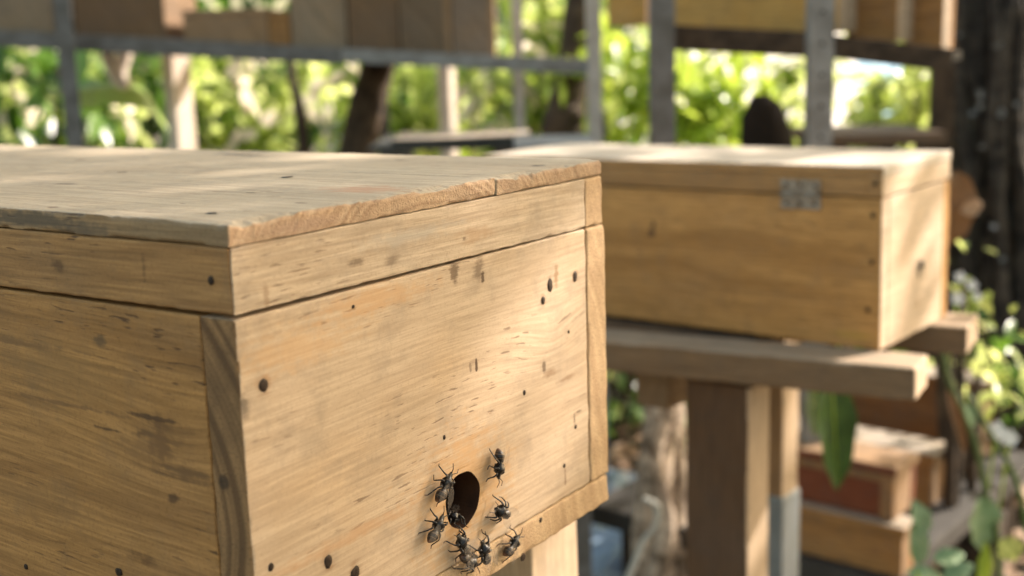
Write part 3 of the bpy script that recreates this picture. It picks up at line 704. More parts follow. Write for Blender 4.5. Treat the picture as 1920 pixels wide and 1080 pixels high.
def rack(name, label, P0, posts, beams, levels=None, mat=None):
    o = thing(name, label, 'storage rack', (P0.x, P0.y, 0))
    n = VN
    for (px, py0, py1, wpx, d, m, ztop, zbot) in posts:
        a = at(px, (py0 + py1) / 2, d); s = wpx * d / FPX
        bmm = sbox(-s / 2, s / 2, -.0015, .0015, zbot, ztop, .0006)
        sbox(-s / 2, -s / 2 + .003, .0016, .03, zbot, ztop, .0006, bm=bmm)
        pp = obj('post', bmm, m, o, (a.x - P0.x, a.y - P0.y, 0), (0, 0, YAWV))
        if px == 1540:                                   # slotted angle: dark bolt holes up the post
            for k in range(9):
                hb = bmesh.new(); c = bmesh.ops.create_cone(hb, cap_ends=True, segments=10, radius1=.0035, radius2=.0035, depth=.0012)['verts']
                bmesh.ops.rotate(hb, verts=c, matrix=Matrix.Rotation(math.pi / 2, 3, 'X')); obj('bolt_hole', hb, M['rust'], pp, (0, -.0022, .90 + .05 * k))
    for (x0, y0, x1, y1, tpx, d0, d1_, m, dp) in beams:
        A = at(x0, y0, d0); B = at(x1, y1, d1_); L = (B - A).length; u = (B - A) / L
        nn = Vector((0, 0, 1)).cross(u).normalized(); zz = u.cross(nn)
        h = tpx * (d0 + d1_) / 2 / FPX
        b = obj('shelf_beam', sbox(0, L, 0, dp, -h, 0, .002), m, o)
        b.matrix_local = Matrix.Translation(A - Vector((P0.x, P0.y, 0))) @ Matrix((u, nn, zz)).transposed().to_4x4()
    return o
DL = 2.75
PL = at(125, 130, DL); PL.z = 0
rack('storage_rack', 'grey metal rack at the left whose top shelf carries a row of hive boxes', PL,
     [(128, 0, 265, 33, DL - .05, M['steel_dull'], 1.9, -.03), (1115, 0, 265, 27, DL - .02, M['steel'], 1.9, -.03), (972, 0, 290, 20, DL + .45, M['steel'], 1.9, -.03),
      (720, 120, 290, 18, DL + .45, M['steel_dull'], 1.1, -.03)],
     [(-120, 50, 640, 90, 31, DL, DL, M['steel_dull'], .05), (640, 90, 1112, 114, 26, DL, DL, M['steel_mid'], .05), (-120, 62, 1112, 110, 16, DL + .45, DL + .42, M['steel_dull'], .03)])
def rowbox(x0, x1, yb, d, h, mats, label, l=.3, group='boxes standing on the left rack', mir=0.0):
    P = at(x0, yb, d); Q = at(x1, yb, d); w = (x1 - x0) * d / FPX
    return simplebox('hive_box', label, 'hive box', P, YAWV + mir, w, l, h, *mats, group, .014)
for a in [(-110, 100, 58, .20, (w_grey, w_grey, w_grey), 'greyish box at the far left end of the rack shelf, left of the grey post'),
          (146, 312, 66, .19, (w_dark, w_dark, w_grey), 'dark brown box on the rack shelf between the grey post and the gap'),
          (347, 505, 78, .088, (w_mid, w_mid, w_grey), 'low mid brown box on the rack shelf, right of the gap, foliage above it'),
          (549, 652, 86, .2, (w_grey, w_grey, w_grey), 'pale greyish box on the rack shelf, next to the low brown one'),
          (656, 750, 91, .22, (w_dark, w_dark, w_grey), 'dark box in the middle of the four tight boxes on the rack shelf'),
          (753, 848, 99, .2, (w_dark if 0 else w_mid, wd('umber_box', (.26, .18, .11), seed=80), w_grey), 'umber box second from the right end of the left rack'),
          (851, 930, 104, .2, (w_mid, wd('taupe_box', (.36, .26, .18), seed=81), w_grey), 'taupe box at the right end of the left rack')]:
    rowbox(a[0], a[1], a[2] + 14, DL + .055, a[3], a[4], a[5])
rowbox(507, 545, 94, DL + .05, .086, (w_brn, w_brn, w_brn), 'narrow reddish brown box end beside the low box on the rack', l=.28)

DR = 2.05
PR = at(1243, 200, DR); PR.z = 0
rack('storage_rack', 'dark metal rack at the right carrying orange brown hive boxes', PR,
     [(1243, 0, 265, 46, DR, M['steel_dull'], 1.9, -.03), (1540, 0, 265, 46, DR - .1, M['steel_mid'], 1.9, -.03), (1772, 0, 270, 40, DR + .80, M['bark_brown'], 1.3, -.03)],
     [(1250, 46, 1560, 62, 46, DR + .03, DR + .03, M['bark_brown'], .05), (1540, 62, 1790, 92, 42, DR + .03, DR + .03, M['bark_brown'], .05),
      (1250, 62, 1790, 92, 30, DR + .35, DR + .35, M['steel_dull'], .05)])
o = bpy.data.objects.get('storage_rack.001')
for k in range(6):
    A = at(1290 + k * 92, 62 + k * 5.5, DR + .05)
    obj('shelf_slat', sbox(0, .05, 0, .36, -.016, -.001, .002), w_gtop, o, (A.x - PR.x, A.y - PR.y, A.z - .006), (0, 0, YAWV))
G2 = 'boxes standing on the right rack'
for (pz, pb, d, wpx, lpx, h, mats, lb) in [
        (1212, 46, 2.5, 40, 68, .2, (w_org, w_mid, w_gtop), 'orange brown box left of the dark rack post'),
        (1572, 60, DR + .09, 62, 300, .2, (w_org, w_pale, w_gtop), 'long orange box between the two rack posts, its pale end lit'),
        (1682, 78, DR + .10, 56, 78, .2, (w_brn, w_pale, w_gtop), 'russet box with a pale lit end, middle of three on the right rack'),
        (1767, 98, DR + .12, 34, 58, .2, (w_brn, w_pale, w_gtop), 'narrow russet box at the right end of the right rack')]:
    cornerbox(pz, pb, d, wpx, lpx, h, lb, mats, group=G2, name='hive_box', cat='hive box')

# low things just behind the two hives
def hslab(name, label, cat, x0, x1, y0, y1, d, dp, mat, group=None, part='board', legs=True, mleg=None):
    P = at(x0, y1, d); w_ = (x1 - x0) * d / FPX; h = (y1 - y0) * d / FPX
    o = thing(name, label, cat, (P.x, P.y, 0), (0, 0, YAWV), group)
    obj(part, sbox(0, w_, 0, dp, P.z, P.z + h, .003), mat, o)
    if legs:
        for xx in (.02, w_ - .06):
            for yy in (.01, dp - .05): obj('leg', sbox(xx, xx + .04, yy, yy + .04, -.03, P.z - .001, .002), mleg or M['steel_dull'], o)
    return o
hslab('work_table', 'grey metal table behind the near hive', 'table', 690, 985, 276, 285, 2.3, .36, M['steel_dark'], part='table_top')
hslab('plank_bench', 'weathered grey bench between the two hives', 'bench', 965, 1120, 272, 290, 1.95, .22, M['steel_mid'], part='seat_board')
hslab('plank_table', 'low brown timber shelf seen over the farther hive', 'table', 1545, 1775, 254, 276, 2.80, .35, wd('brown_plank', (.20, .135, .085), seed=85), part='table_top', mleg=M['bark_brown'])
bw = at(735, 284, 2.25)
o = simplebox('dark_box', 'dark grey box in front of the metal table', 'wooden box', bw - Vector((0, 0, .0)), YAWV, .26, .2, .022, wd('charcoal_box', (.06, .058, .048), seed=86), wd('charcoal_box_end', (.07, .066, .055), seed=87), w_gtop, None, .004)

# pale posts lit by the sun beyond the rack
def ppost(px, y0, y1, wpx, d, mat, label, lean=0.0, ztop=None):
    a = at(px, y1, d); b = at(px, y0, d); s = wpx * d / FPX / .96
    zt = ztop if ztop is not None else b.z
    o = thing('timber_post', label, 'post', (a.x, a.y, 0), (0, lean, 0), 'posts beyond the racks')
    obj('shaft', board(-s * .40, s * .40, -.02, .02, -.03, zt, r=.003, ds=.1, seed=int(px)), mat, o)
    return o
m_sunpost = wood('sunlit_post', (.84, .74, .62), (.74, .62, .50), 'Z', ring=60, seed=90, bands=.3, fleck=.2, rough=.8)
for (px, y0, y1, wpx, d, lb, zt) in [(343, 0, 275, 52, 3.2, 'broad pale sunlit post behind the left rack', 1.9),
                                 (840, 125, 218, 28, 3.4, 'short pale sunlit post under the boxes of the left rack', None)]:
    o = ppost(px, y0, y1, wpx, d, m_sunpost, lb, ztop=zt)

# the heap of stored boxes on the low bench, lower right
BZ = .25
bench_c = onplane(1700, 1085, Vector((0, 0, BZ)), Vector((0, 0, 1)))
st_ = thing('low_bench', 'low grey slab bench under the stacked boxes at lower right', 'bench', (bench_c.x, bench_c.y, 0), (0, 0, YAW2))
obj('slab', sbox(-.03, .74, .02, .62, BZ - .04, BZ - .001, .004), plain('grey_slab', (.05, .046, .04), .8, 0, .5, 20, bump=.3), st_)
for x in (0, .42):
    for y in (0, .5): obj('leg', sbox(x, x + .08, y, y + .06, -.03, BZ - .041, .004), M['bark_brown'], st_)
GS = 'stored boxes at lower right'
b4 = cornerbox(1690, 1084, 2, 34, 200, .086, 'lowest stored box at lower right, brown side and grey lid', (w_brn, w_mid, w_gtop), group=GS, zfix=BZ, lidh=.014, over=.006)
P3 = onplane(1676, 976, Vector((0, 0, BZ + .088)), Vector((0, 0, 1)))
b3 = simplebox('wooden_box', 'shallow box with a dark red side framed in lighter wood', 'wooden box', P3, YAW2, .085, .20, .090, w_rus, w_mid, w_mid, GS, .014, .004)
obj('frame_strip', sbox(-.006, -.0005, 0, .022, 0, .075, .001), wd('orange_strip', (.40, .22, .10), seed=92), b3)
obj('frame_strip', sbox(-.006, -.0005, .0225, .20, .062, .075, .001), wd('orange_strip_top', (.36, .20, .09), seed=93), b3)
b2 = cornerbox(1744, 952, 2, 46, 235, .105, 'grey lidded brown box behind the dark red one', (w_brn, w_mid, w_gtop), group=GS, zfix=BZ, lidh=.018, over=.010)
b1 = cornerbox(1838, 862, 2, 36, 240, .165, 'largest stored box, dark russet with a grey lid, behind the others', (wd('umber_russet', (.30, .14, .05), .6, seed=95), w_mid, w_gtop), group=GS, zfix=BZ, lidh=.02, over=.010)

# ------------------------------------------------------------------ trunks, branches
def trunk_obj(name, pts, radii, mat, label, cat='tree', group=None, seg=20, rough=.25, rs=14, n=40, parent=None):
    cp = curve_pts(pts, n); rr = []
    for i in range(n + 1):
        u = i / n * (len(radii) - 1); k = min(int(u), len(radii) - 2); rr.append(radii[k] * (1 - u + k) + radii[k + 1] * (u - k))
    base = Vector((0, 0, 0)) if parent else Vector(cp[0])
    cp = [p - base for p in cp]
    bm = tube(cp, rr, seg, rough=rough, rs=rs)
    o = obj(name, bm, mat, parent, loc=base, smooth=True)
    return tag(o, label, cat, group) if label else o
def down(P): return Vector((P.x, P.y, -.05))
def tk(pxs, d, radii, mat, label, group='trees behind the racks', name='tree', foot=True, **k):
    pts = [at(x, y, d) for x, y in pxs]
    if foot: pts = [down(pts[0] - Vector((0, 0, 0)))] + pts
    return trunk_obj(name, pts, radii, mat, label, group=group, **k)
tk([(655, 420), (672, 280), (690, 190), (712, 110), (750, -60)], 3.1, [.050, .050, .048, .046, .042, .038], M['bark_dark'], 'dark leaning trunk behind the left rack', rough=.10)
tk([(1055, 300), (1060, 200), (1075, 110), (1090, -60)], 3.7, [.075, .07, .055, .05, .045], M['bark_dark'], 'dark trunk between the thin post and the bright post')
tk([(1215, 1100), (1228, 900), (1238, 760), (1205, 640)], 2.15, [.030, .036, .032, .028, .024], M['bark_pale'], 'pale rough trunk seen under the front rail', rough=.35, foot=False)
tk([(1228, 1100), (1248, 980), (1222, 860), (1250, 740), (1222, 640)], 2.08, [.018, .020, .018, .020, .018], M['bark_pale'], 'pale root twisting up across the rough trunk', rough=.35, foot=False)
tk([(1262, 1100), (1266, 900), (1258, 770), (1238, 620)], 2.2, [.026, .024, .022, .018], M['bark_pale'], 'thinner pale stem twisting beside the rough trunk', rough=.35, foot=False)
tk([(570, 280), (560, 200), (545, 120), (552, -40)], 3.9, [.022, .020, .018, .016, .014], M['bark_brown'], 'thin brown stem left of the dark leaning trunk')
m_branch = plain('smooth_pale_bark', (.74, .62, .50), .8, scale=40, var=.25)
o = tk([(238, 165), (218, 150), (207, 120), (197, 85)], 3.0, [.010, .013, .015, .015], m_branch, 'pale crooked branch over the big leaf', foot=False, name='branch')
o = tk([(232, 60), (232, 100), (226, 135), (236, 160)], 3.15, [.022, .022, .018, .012], m_branch, 'stout pale branch behind the crooked one', foot=False, name='branch')
# big dark tree at the right edge
bt = thing('tree', 'big dark rough barked tree filling the right edge', 'tree', down(at(1905, 300, 3.15)))
TB = at(1915, 300, 2.5); base = bt.location.copy()
def rel(pxs, d): return [at(x, y, d) - base for x, y in pxs]
tp = rel([(1900, 640), (1905, 420), (1900, 200), (1895, 0), (1890, -160)], 3.2); tp = [Vector((tp[0].x, tp[0].y, -.02))] + tp
o = trunk_obj('trunk', tp, [.18, .17, .165, .16, .155, .15], M['bark'], None, parent=bt, seg=56, rough=.30, rs=16, n=110)
for k in range(9):
    x = 1800 + k * 15 + random.uniform(-6, 6); pp = rel([(x + random.uniform(-12, 12), 660), (x + random.uniform(-16, 16), 460), (x + random.uniform(-16, 16), 260), (x + random.uniform(-12, 12), 90), (x + random.uniform(-25, 25), -80)], 2.96 + random.uniform(0, .06))
    trunk_obj('aerial_root', pp, [.018, .015, .018, .015, .012], M['bark'], None, parent=bt, seg=10, rough=.5, n=50)
m_lichen = plain('lichen', (.15, .165, .17), .8, scale=200)
for (lx, ly) in [(1800, 60), (1862, 90), (1815, 350), (1890, 300), (1860, 420), (1880, 480), (1838, 280), (1832, 172), (1838, 186), (1830, 200), (1826, 218), (1874, 205), (1876, 222), (1908, 190)]:
    V = []; F = []; p = at(lx, ly, 2.93) - base
    add_leaf(V, F, p, rv(), -VN, random.uniform(.015, .032), .02)
    obj('lichen', leafmesh('lichen', V, F), m_lichen, bt)
# dry bracket of bark behind the second hive
dl = thing('dry_leaf', 'curled brown dry leaf caught on the dark trunk beside the farther hive', 'dry leaf', at(1795, 320, 2.0))
lf = bigleaf(.15, .065, 14, fold=.5, droop=.5, wave=.1); mm = frame_from(Vector((.05, 0, -1)), -VN).to_4x4()
o = obj('blade', lf, plain('brown_dry_leaf', (.27, .15, .07), .7, scale=70), dl, smooth=True); o.matrix_local = mm
lf = bigleaf(.042, .028, 10, fold=.6, droop=.3, wave=.15)
o = obj('blade', lf, M['leaf_dry'], dl, smooth=True); o.matrix_local = Matrix.Translation(at(1800, 395, 1.98) - dl.location) @ frame_from(VU + Vector((0, 0, .3)), -VN).to_4x4()
# dark round stump between the racks
sp0 = at(1445, 270, 2.75)
st2 = thing('tree_stump', 'dark round topped stump seen over the farther hive', 'stump', (sp0.x, sp0.y, -.03))
prof = [(.075, 0), (.068, .5), (.062, sp0.z - .03), (.058, sp0.z + .02), (.046, at(1440, 205, 2.75).z), (.030, at(1435, 190, 2.75).z), (.008, at(1432, 183, 2.75).z + .003)]
bm = tube([tuple(VU * (-.011 * max(0, i - 2)) + Vector((0, 0, z + .03))) for i, (r, z) in enumerate(prof)], [r for r, z in prof], 28, rough=.12, rs=10)
obj('trunk', bm, plain('charred_bark', (.020, .016, .013), .95, scale=30, spec=.1), st2, smooth=True)

# ------------------------------------------------------------------ leaves close behind the farther hive
def bladething(px, py, d, dirv, nrm, L, Wd, mat, label, name='hanging_leaf', cat='leaf', fold=.2, droop=.3, stem=None, group=None):
    P = at(px, py, d)
    o = thing(name, label, cat, P, group=group)
    b = obj('blade', bigleaf(L, Wd, 16, fold=fold, droop=droop, wave=.03), mat, o, smooth=True); b.matrix_local = frame_from(dirv, nrm).to_4x4()
    mb = tube([(0, 0, 0), (L * .5, 0, .0007 - droop * L * .125), (L * .93, 0, .0007 - droop * L * .43)], [.0022, .0014, .0006], 8)
    m_ = obj('midrib', mb, M['leaf_yellow'], b, smooth=True)
    if stem: obj('stalk', tube([Vector(s) - P for s in stem], [.003, .0022, .002][:len(stem)], 8), M['leaf'], o, smooth=True)
    return o
bm_leaf = plain('broad_leaf_green', (.045, .095, .012), .5, scale=25, col2=(.022, .055, .008), spec=.3)
bm_leaf2 = plain('broad_leaf_pale', (.26, .34, .17), .4, scale=22, col2=(.14, .24, .10), spec=.5)
NV = -VN
UPV = Vector((0, 0, 1))
bladething(1558, 700, 1.75, -UPV + VU * .09, (NV + VU * .5).normalized(), .185, .070, bm_leaf, 'broad deep green leaf hanging point down below the front rail', fold=.25, droop=.05,
           stem=[at(1558, 700, 1.75), at(1600, 560, 1.85), at(1640, 500, 1.9)])
bladething(1532, 715, 1.85, -UPV + VU * -.02, (NV - VU * .8).normalized(), .09, .030, bm_leaf2, 'small pale leaf beside the broad hanging leaf', fold=.3, droop=.05)
# climbing stem
vp = curve_pts([at(1765, 640, 1.85), at(1782, 720, 1.83), at(1825, 820, 1.8), at(1850, 930, 1.8), at(1872, 1060, 1.8), down(at(1880, 1120, 1.8))], 40)
vn = thing('climbing_plant', 'green climbing stem with a brown withered leaf, rising past the stored boxes', 'climbing plant', (vp[-1].x, vp[-1].y, 0))
obj('stem', tube([p - vn.location for p in vp], [.0050] * 41, 8), plain('green_stem', (.085, .12, .035), .6, scale=40), vn, smooth=True)
vq = curve_pts([at(1815, 740, 1.82), at(1850, 800, 1.8), at(1905, 900, 1.8), at(1925, 1000, 1.8)], 20)
obj('stem', tube([p - vn.location for p in vq], [.0038] * 21, 8), M['leaf_dark'], vn, smooth=True)
o = obj('withered_leaf', bigleaf(.12, .016, 12, fold=.9, droop=.3), plain('withered_leaf', (.30, .17, .09), .8, scale=60), vn, smooth=True); o.matrix_local = Matrix.Translation(at(1775, 730, 1.8) - vn.location) @ frame_from(-UPV + VU * .35, NV).to_4x4()
for (x, y, dv, L, Wd, m_) in [(1838, 930, -UPV + VU * .15, .095, .058, bm_leaf2), (1870, 1040, UPV * .5 + VU, .045, .034, M['leaf']), (1840, 1100, UPV + VU * .1, .07, .026, M['leaf_yellow']),
                             (1825, 800, UPV + VU * -.3, .04, .018, bm_leaf2)]:
    o = obj('leaf', bigleaf(L, Wd, 12, fold=.25, droop=.2), m_, vn, smooth=True); o.matrix_local = Matrix.Translation(at(x, y, 1.78) - vn.location) @ frame_from(dv, (NV + UPV * .6 + VU * .3).normalized()).to_4x4()
pb_ = at(1720, 1110, 1.75)
yp = thing('young_plant', 'young bluish green plant low in front of the stored boxes', 'plant', (pb_.x, pb_.y, 0))
obj('stem', tube([(0, 0, -.03), (0, .003, pb_.z * .5), (0, 0, pb_.z + .03)], [.004, .0035, .003], 8), M['leaf'], yp, smooth=True)
for (x, y, dv, L, Wd) in [(1712, 1010, UPV * .9 + VU * .5, .05, .025), (1735, 1000, UPV + VU * -.3, .055, .03), (1700, 1075, -UPV * .1 - VU * -1, .06, .025), (1750, 1050, UPV * .2 + VU, .05, .026), (1722, 1060, UPV, .08, .028), (1770, 1085, VU + UPV * .5, .05, .03)]:
    o = obj('leaf', bigleaf(L, Wd, 10, fold=.3, droop=.3), bm_leaf2, yp, smooth=True); o.matrix_local = Matrix.Translation(at(x, y, 1.75) - yp.location) @ frame_from(dv, (NV + UPV).normalized()).to_4x4()
m_flower = plain('white_petal', (.8, .78, .72), .6, scale=60, var=.1)
def flower(px, py, d, r, label, n=5, group='white flowers'):
    o = thing('flower', label, 'flower', at(px, py, d), group=group)
    f = frame_from(VU, (NV + SUN * .6).normalized()).to_4x4(); bm = bmesh.new()
    for k in range(n):
        lf = bigleaf(r, r * .75, 6, fold=.2, droop=.4); bmesh.ops.transform(lf, verts=lf.verts, matrix=f @ Matrix.Rotation(2 * math.pi * k / n, 4, 'Z') @ Matrix.Rotation(-.3, 4, 'Y'))
        me = bpy.data.meshes.new('p'); lf.to_mesh(me); lf.free(); bm.from_mesh(me)
    obj('petals', bm, m_flower, o, smooth=True)
    obj('stalk', tube([(0, 0, 0), (.004, .004, -.04), (0, .01, -.12)], [.002, .002, .002], 6), M['leaf'], o, smooth=True)
for i, (x, y, r, lb) in enumerate([(1868, 808, .018, 'white flower above the climbing stem, right of the stored boxes'), (1893, 822, .015, 'pale flower lowest and farthest right by the stored boxes'),
                                   (1800, 520, .011, 'white flower highest of the cluster right of the farther hive'), (1822, 535, .011, 'white flower at the right of the cluster by the farther hive'),
                                   (1795, 560, .013, 'white flower lowest of the cluster by the farther hive'), (1832, 556, .009, 'small white flower at the cluster edge, right of the farther hive')]):
    flower(x, y, 1.9 if i < 2 else 1.95, r, lb)
# white twig, pale rocks and crumpled sheet under the near hive's right end
tk([(1175, 1090), (1205, 1020), (1228, 985), (1232, 950), (1205, 935)], 1.9, [.005, .005, .005, .007, .004], plain('white_root', (.42, .41, .36), .7, scale=50, var=.2), 'white bare twig standing in front of the pale trunk', foot=False, name='twig', group=None)
def rock(px, py, d, r, mat, label, sq=(1, 1, .7), group='pale stones'):
    bm = bmesh.new(); bmesh.ops.create_icosphere(bm, subdivisions=3, radius=r)
    P = at(px, py, d)
    for v in bm.verts: v.co = Vector((v.co.x * sq[0], v.co.y * sq[1], v.co.z * sq[2])) * (1 + .25 * noise.noise(v.co / r * 1.2 + P))
    tag(obj('stone', bm, mat, loc=P, smooth=True), label, 'stone', group)
m_stone = plain('pale_stone', (.55, .47, .38), .8, scale=30)
def gz(px, py, z=0.0): return onplane(px, py, Vector((0, 0, z)), UPV)
def grock(px, py, rp, label, mat=None, sq=(1, 1, .6)):
    P = gz(px, py); d = depth(P); bm = bmesh.new(); r = rp * d / FPX; bmesh.ops.create_icosphere(bm, subdivisions=3, radius=r)
    for v in bm.verts: v.co = Vector((v.co.x * sq[0], v.co.y * sq[1], v.co.z * sq[2])) * (1 + .3 * noise.noise(v.co / r * 1.2 + P)) + Vector((0, 0, r * .4))
    tag(obj('stone', bm, mat or m_stone, loc=P, smooth=True), label, 'stone', 'pale stones on the ground')
for a in [(1150, 758, 28, 'roundish pale stone beside the right edge of the near hive'), (1150, 955, 26, 'pale tan stone left of the rough trunk, just below the near hive'), (1120, 975, 22, 'whitish stone touching the crumpled sheet'),
          (1270, 735, 24, 'pale stone between the rough trunk and the thick post'), (1910, 930, 50, 'tan rock at the right edge of the picture')]:
    grock(*a)
sh = gz(1120, 1040)
bm = bmesh.new(); n = 60; g = {}
for i in range(n + 1):
    for j in range(n + 1):
        x = (i / n - .5) * .8; y = (j / n - .5) * .46
        z = .07 + .09 * noise.noise(Vector((x * 4, y * 4, 1))) + .04 * abs(noise.noise(Vector((x * 11, y * 11, 4)))) + .02 * noise.noise(Vector((x * 26, y * 26, 2)))
        g[i, j] = bm.verts.new((x + .03 * noise.noise(Vector((x * 9, y * 9, 7))), y, max(z, .0)))
for i in range(n):
    for j in range(n): bm.faces.new((g[i, j], g[i + 1, j], g[i + 1, j + 1], g[i, j + 1]))
tag(obj('plastic_sheet', bm, plain('blue_grey_plastic', (.26, .36, .48), .22, .0, .6, 14, spec=.8), loc=sh, rot=(0, 0, .5), smooth=True), 'crumpled blue grey plastic sheet on the ground below the near hive', 'plastic sheet')
# leaf litter
V = []; F = []
for k in range(5200):
    P = at(random.uniform(1000, 2000), 700, random.uniform(1.6, 6)); x, y = P.x + random.uniform(-.6, .6), P.y + random.uniform(-.6, .6)
    add_leaf(V, F, Vector((x, y, random.uniform(-.01, .03))), Vector((random.uniform(-1, 1), random.uniform(-1, 1), random.uniform(-.2, .5))), UPV, random.uniform(.04, .11), random.uniform(.02, .05))
tag(obj('leaf_litter', leafmesh('leaf_litter', V, F), M['leaf_dry']), 'dry fallen leaves covering the soil behind the hives', 'leaf litter', kind='stuff')

# ------------------------------------------------------------------ shrubs and trees behind
def shrub(px, py_top, d, wpx, py_bot, nleaf, L, mat, label, name='shrub', cat='shrub', group='shrubs behind the racks', clumps=14, hang=.3, seed=0, nstem=5):
    rnd = random.Random(seed); random.seed(seed)
    top = at(px, py_top, d); bot = at(px, py_bot, d); base = Vector((top.x, top.y, -.35 if d > 4 else -.05)); w = wpx * d / FPX / 2
    o = thing(name, label, cat, base, group=group)
    cl = []
    for k in range(clumps):
        c = Vector((0, 0, 0)) + VU * random.uniform(-w, w) + VN * random.uniform(-.45, .45) * max(.4, w); c.z = random.uniform(bot.z, top.z) - base.z
        cl.append((c, random.uniform(.09, .22) * max(.6, w)))
    bm = bmesh.new()
    for k in range(nstem):
        c = cl[k % len(cl)][0]; tube(curve_pts([(random.uniform(-.04, .04), random.uniform(-.04, .04), 0), (c.x * .4, c.y * .4, c.z * .5), tuple(c)], 8), [.016 - .0012 * i for i in range(9)], 7, bm=bm)
    obj('stems', bm, M['bark_brown'], o, smooth=True)
    V = []; F = []
    for k in range(nleaf):
        c, r = random.choice(cl); p = c + rv() * r * random.uniform(.3, 1.1)
        dv = (rv() + Vector((0, 0, -hang))).normalized()
        add_leaf(V, F, p, dv, (rv() * .6 + UPV * .8 + SUN * .3), L * random.uniform(.6, 1.25), L * random.uniform(.35, .6))
    obj('foliage', leafmesh('foliage', V, F), mat, o)
    return o
for i, a in enumerate([
        (40, 60, 3.7, 300, 330, 230, .10, 'leaf_dark', 'deep green shrub behind the far left end of the rack'),
        (110, 90, 4.4, 320, 330, 500, .09, 'leaf', 'green shrub low at the left, beyond the grey post'),
        (250, 60, 4.8, 260, 330, 420, .09, 'leaf_dark', 'dark shrub behind the pale crooked branch'),
        (450, 95, 4.2, 260, 330, 850, .085, 'leaf', 'leafy green shrub between the broad pale post and the dark leaning trunk'),
        (560, 80, 5.2, 320, 330, 900, .09, 'leaf_yellow', 'sunlit shrub behind the leafy green one'),
        (800, 110, 4.2, 260, 330, 600, .085, 'leaf', 'green shrub under the right half of the left rack'),
        (920, 120, 4.9, 260, 330, 520, .09, 'leaf_yellow', 'yellow green shrub between the short pale post and the thin post'),
        (1040, -60, 4.0, 190, 260, 560, .10, 'leaf', 'tall shrub with large leaves between the thin and the bright rack posts'),
        (1175, 60, 3.6, 150, 330, 560, .075, 'leaf_yellow', 'yellow green shrub between the two racks'),
        (1330, 100, 3.5, 200, 330, 520, .075, 'leaf_yellow', 'bright yellow shrub right of the dark rack post'),
        (1350, 90, 5.0, 300, 330, 420, .09, 'leaf', 'loose green shrub behind the yellow one'),
        (1640, 130, 3.8, 200, 300, 330, .075, 'leaf', 'thin green shrub under the right rack with bright gaps'),
        (1760, 60, 4.0, 120, 330, 200, .075, 'leaf_yellow', 'yellow green twigs beside the dark tree')]):
    shrub(a[0], a[1], a[2], a[3], a[4], int(a[5] * .6), a[6] * 1.3, M[a[7]], a[8], seed=100 + i)
for i, a in enumerate([(1885, 600, 2.6, 110, 740, 90, .055, 'leaf_dark', 'green leafy clump at the right edge below the dark tree'), (1840, 650, 2.3, 90, 720, 50, .045, 'leaf', 'small yellow green leaves beside the rear rail end'),
                       (1810, 520, 2.15, 60, 590, 45, .035, 'leaf', 'small green leaves around the white flower cluster'), (1160, 690, 3.4, 40, 715, 22, .05, 'leaf', 'green tuft glimpsed under the front rail beside the near hive')]):
    shrub(*a[:7], M[a[7]], a[8], seed=200 + i, clumps=6, group='leafy clumps low at the right', nstem=3)
# broad arching leaf at the left
bl = thing('broad_leaf_plant', 'plant with one broad arching pale green leaf at the left, under the rack', 'plant', (at(215, 250, 3.0).x, at(215, 250, 3.0).y, -.03))
g0 = at(312, 262, 3.0) - bl.location
cpts = curve_pts([at(142, 192, 2.95), at(180, 168, 3.0), at(225, 163, 3.0), at(275, 180, 3.02), at(312, 235, 3.05)], 16)
bm = bmesh.new(); rows = []
for i, p in enumerate(cpts):
    t_ = (cpts[min(i + 1, 16)] - cpts[max(i - 1, 0)]).normalized(); s = t_.cross(UPV).normalized()
    wv = .052 * math.sin(math.pi * (.06 + .9 * i / 16)) ** .6
    rows.append([bm.verts.new(p - bl.location + s * wv * k + Vector((0, 0, -.30 * wv * abs(k) - .55 * wv * k))) for k in (-1, -.5, 0, .5, 1)])
for a, b in zip(rows, rows[1:]):
    for k in range(4): bm.faces.new((a[k], b[k], b[k + 1], a[k + 1]))
obj('blade', bm, leafmat('lime_leaf', [(.35, .50, .10), (.55, .65, .22)], .4, .3), bl, smooth=True)
obj('stalk', tube(curve_pts([(0, 0, 0), (.03, .03, .5), tuple(cpts[-1] - bl.location)], 12), [.008] * 13, 8), M['leaf_dark'], bl, smooth=True)
# foliage mass far behind everything
def mass(n, d0, d1, x0, x1, y0, y1, L, mat, name, label, gaps=()):
    V = []; F = []
    for k in range(n):
        px = random.uniform(x0, x1); py = random.uniform(y0, y1)
        if any(abs(px - gx) < gw and abs(py - gy) < gh for gx, gy, gw, gh in gaps): continue
        d = random.uniform(d0, d1); P = at(px, py, d)
        if noise.noise(P * 1.6) + .5 * noise.noise(P * 4) < -.06: continue
        add_leaf(V, F, P, rv() + Vector((0, 0, -.5)), rv() * .5 + UPV, L * random.uniform(.6, 1.3), L * random.uniform(.35, .6))
    return tag(obj(name, leafmesh(name, V, F), mat), label, 'foliage', kind='stuff')
V = []; F = []
random.seed(77)
for (a0, b0) in [(30, 170), (40, 225), (20, 130), (205, 215), (240, 235), (150, 262), (95, 100), (460, 110), (440, 160), (470, 235), (590, 160), (605, 230), (660, 130), (870, 170), (905, 150), (930, 230), (985, 175), (1010, 40), (1020, 100), (1050, 130)]:
    P = at(a0, b0, 3.9)
    for q in range(4): add_leaf(V, F, P + rv() * .035, rv(), SUN + rv() * .4 - VN * .5, random.uniform(.07, .13), random.uniform(.045, .07))
tag(obj('pale_leaves', leafmesh('pale_leaves', V, F), leafmat('highlight_leaf', [(.6, .5, .38), (.75, .65, .5), (.8, .75, .55)], .3, .6)), 'scattered leaves paled to stand in for sunlit highlights behind the left rack', 'foliage', kind='stuff')  # cream colour stands in for bright sunlit blobs in the foliage
random.seed(5)
GP = [(1665, 170, 70, 70), (1425, 180, 55, 90), (1390, 230, 50, 50)]
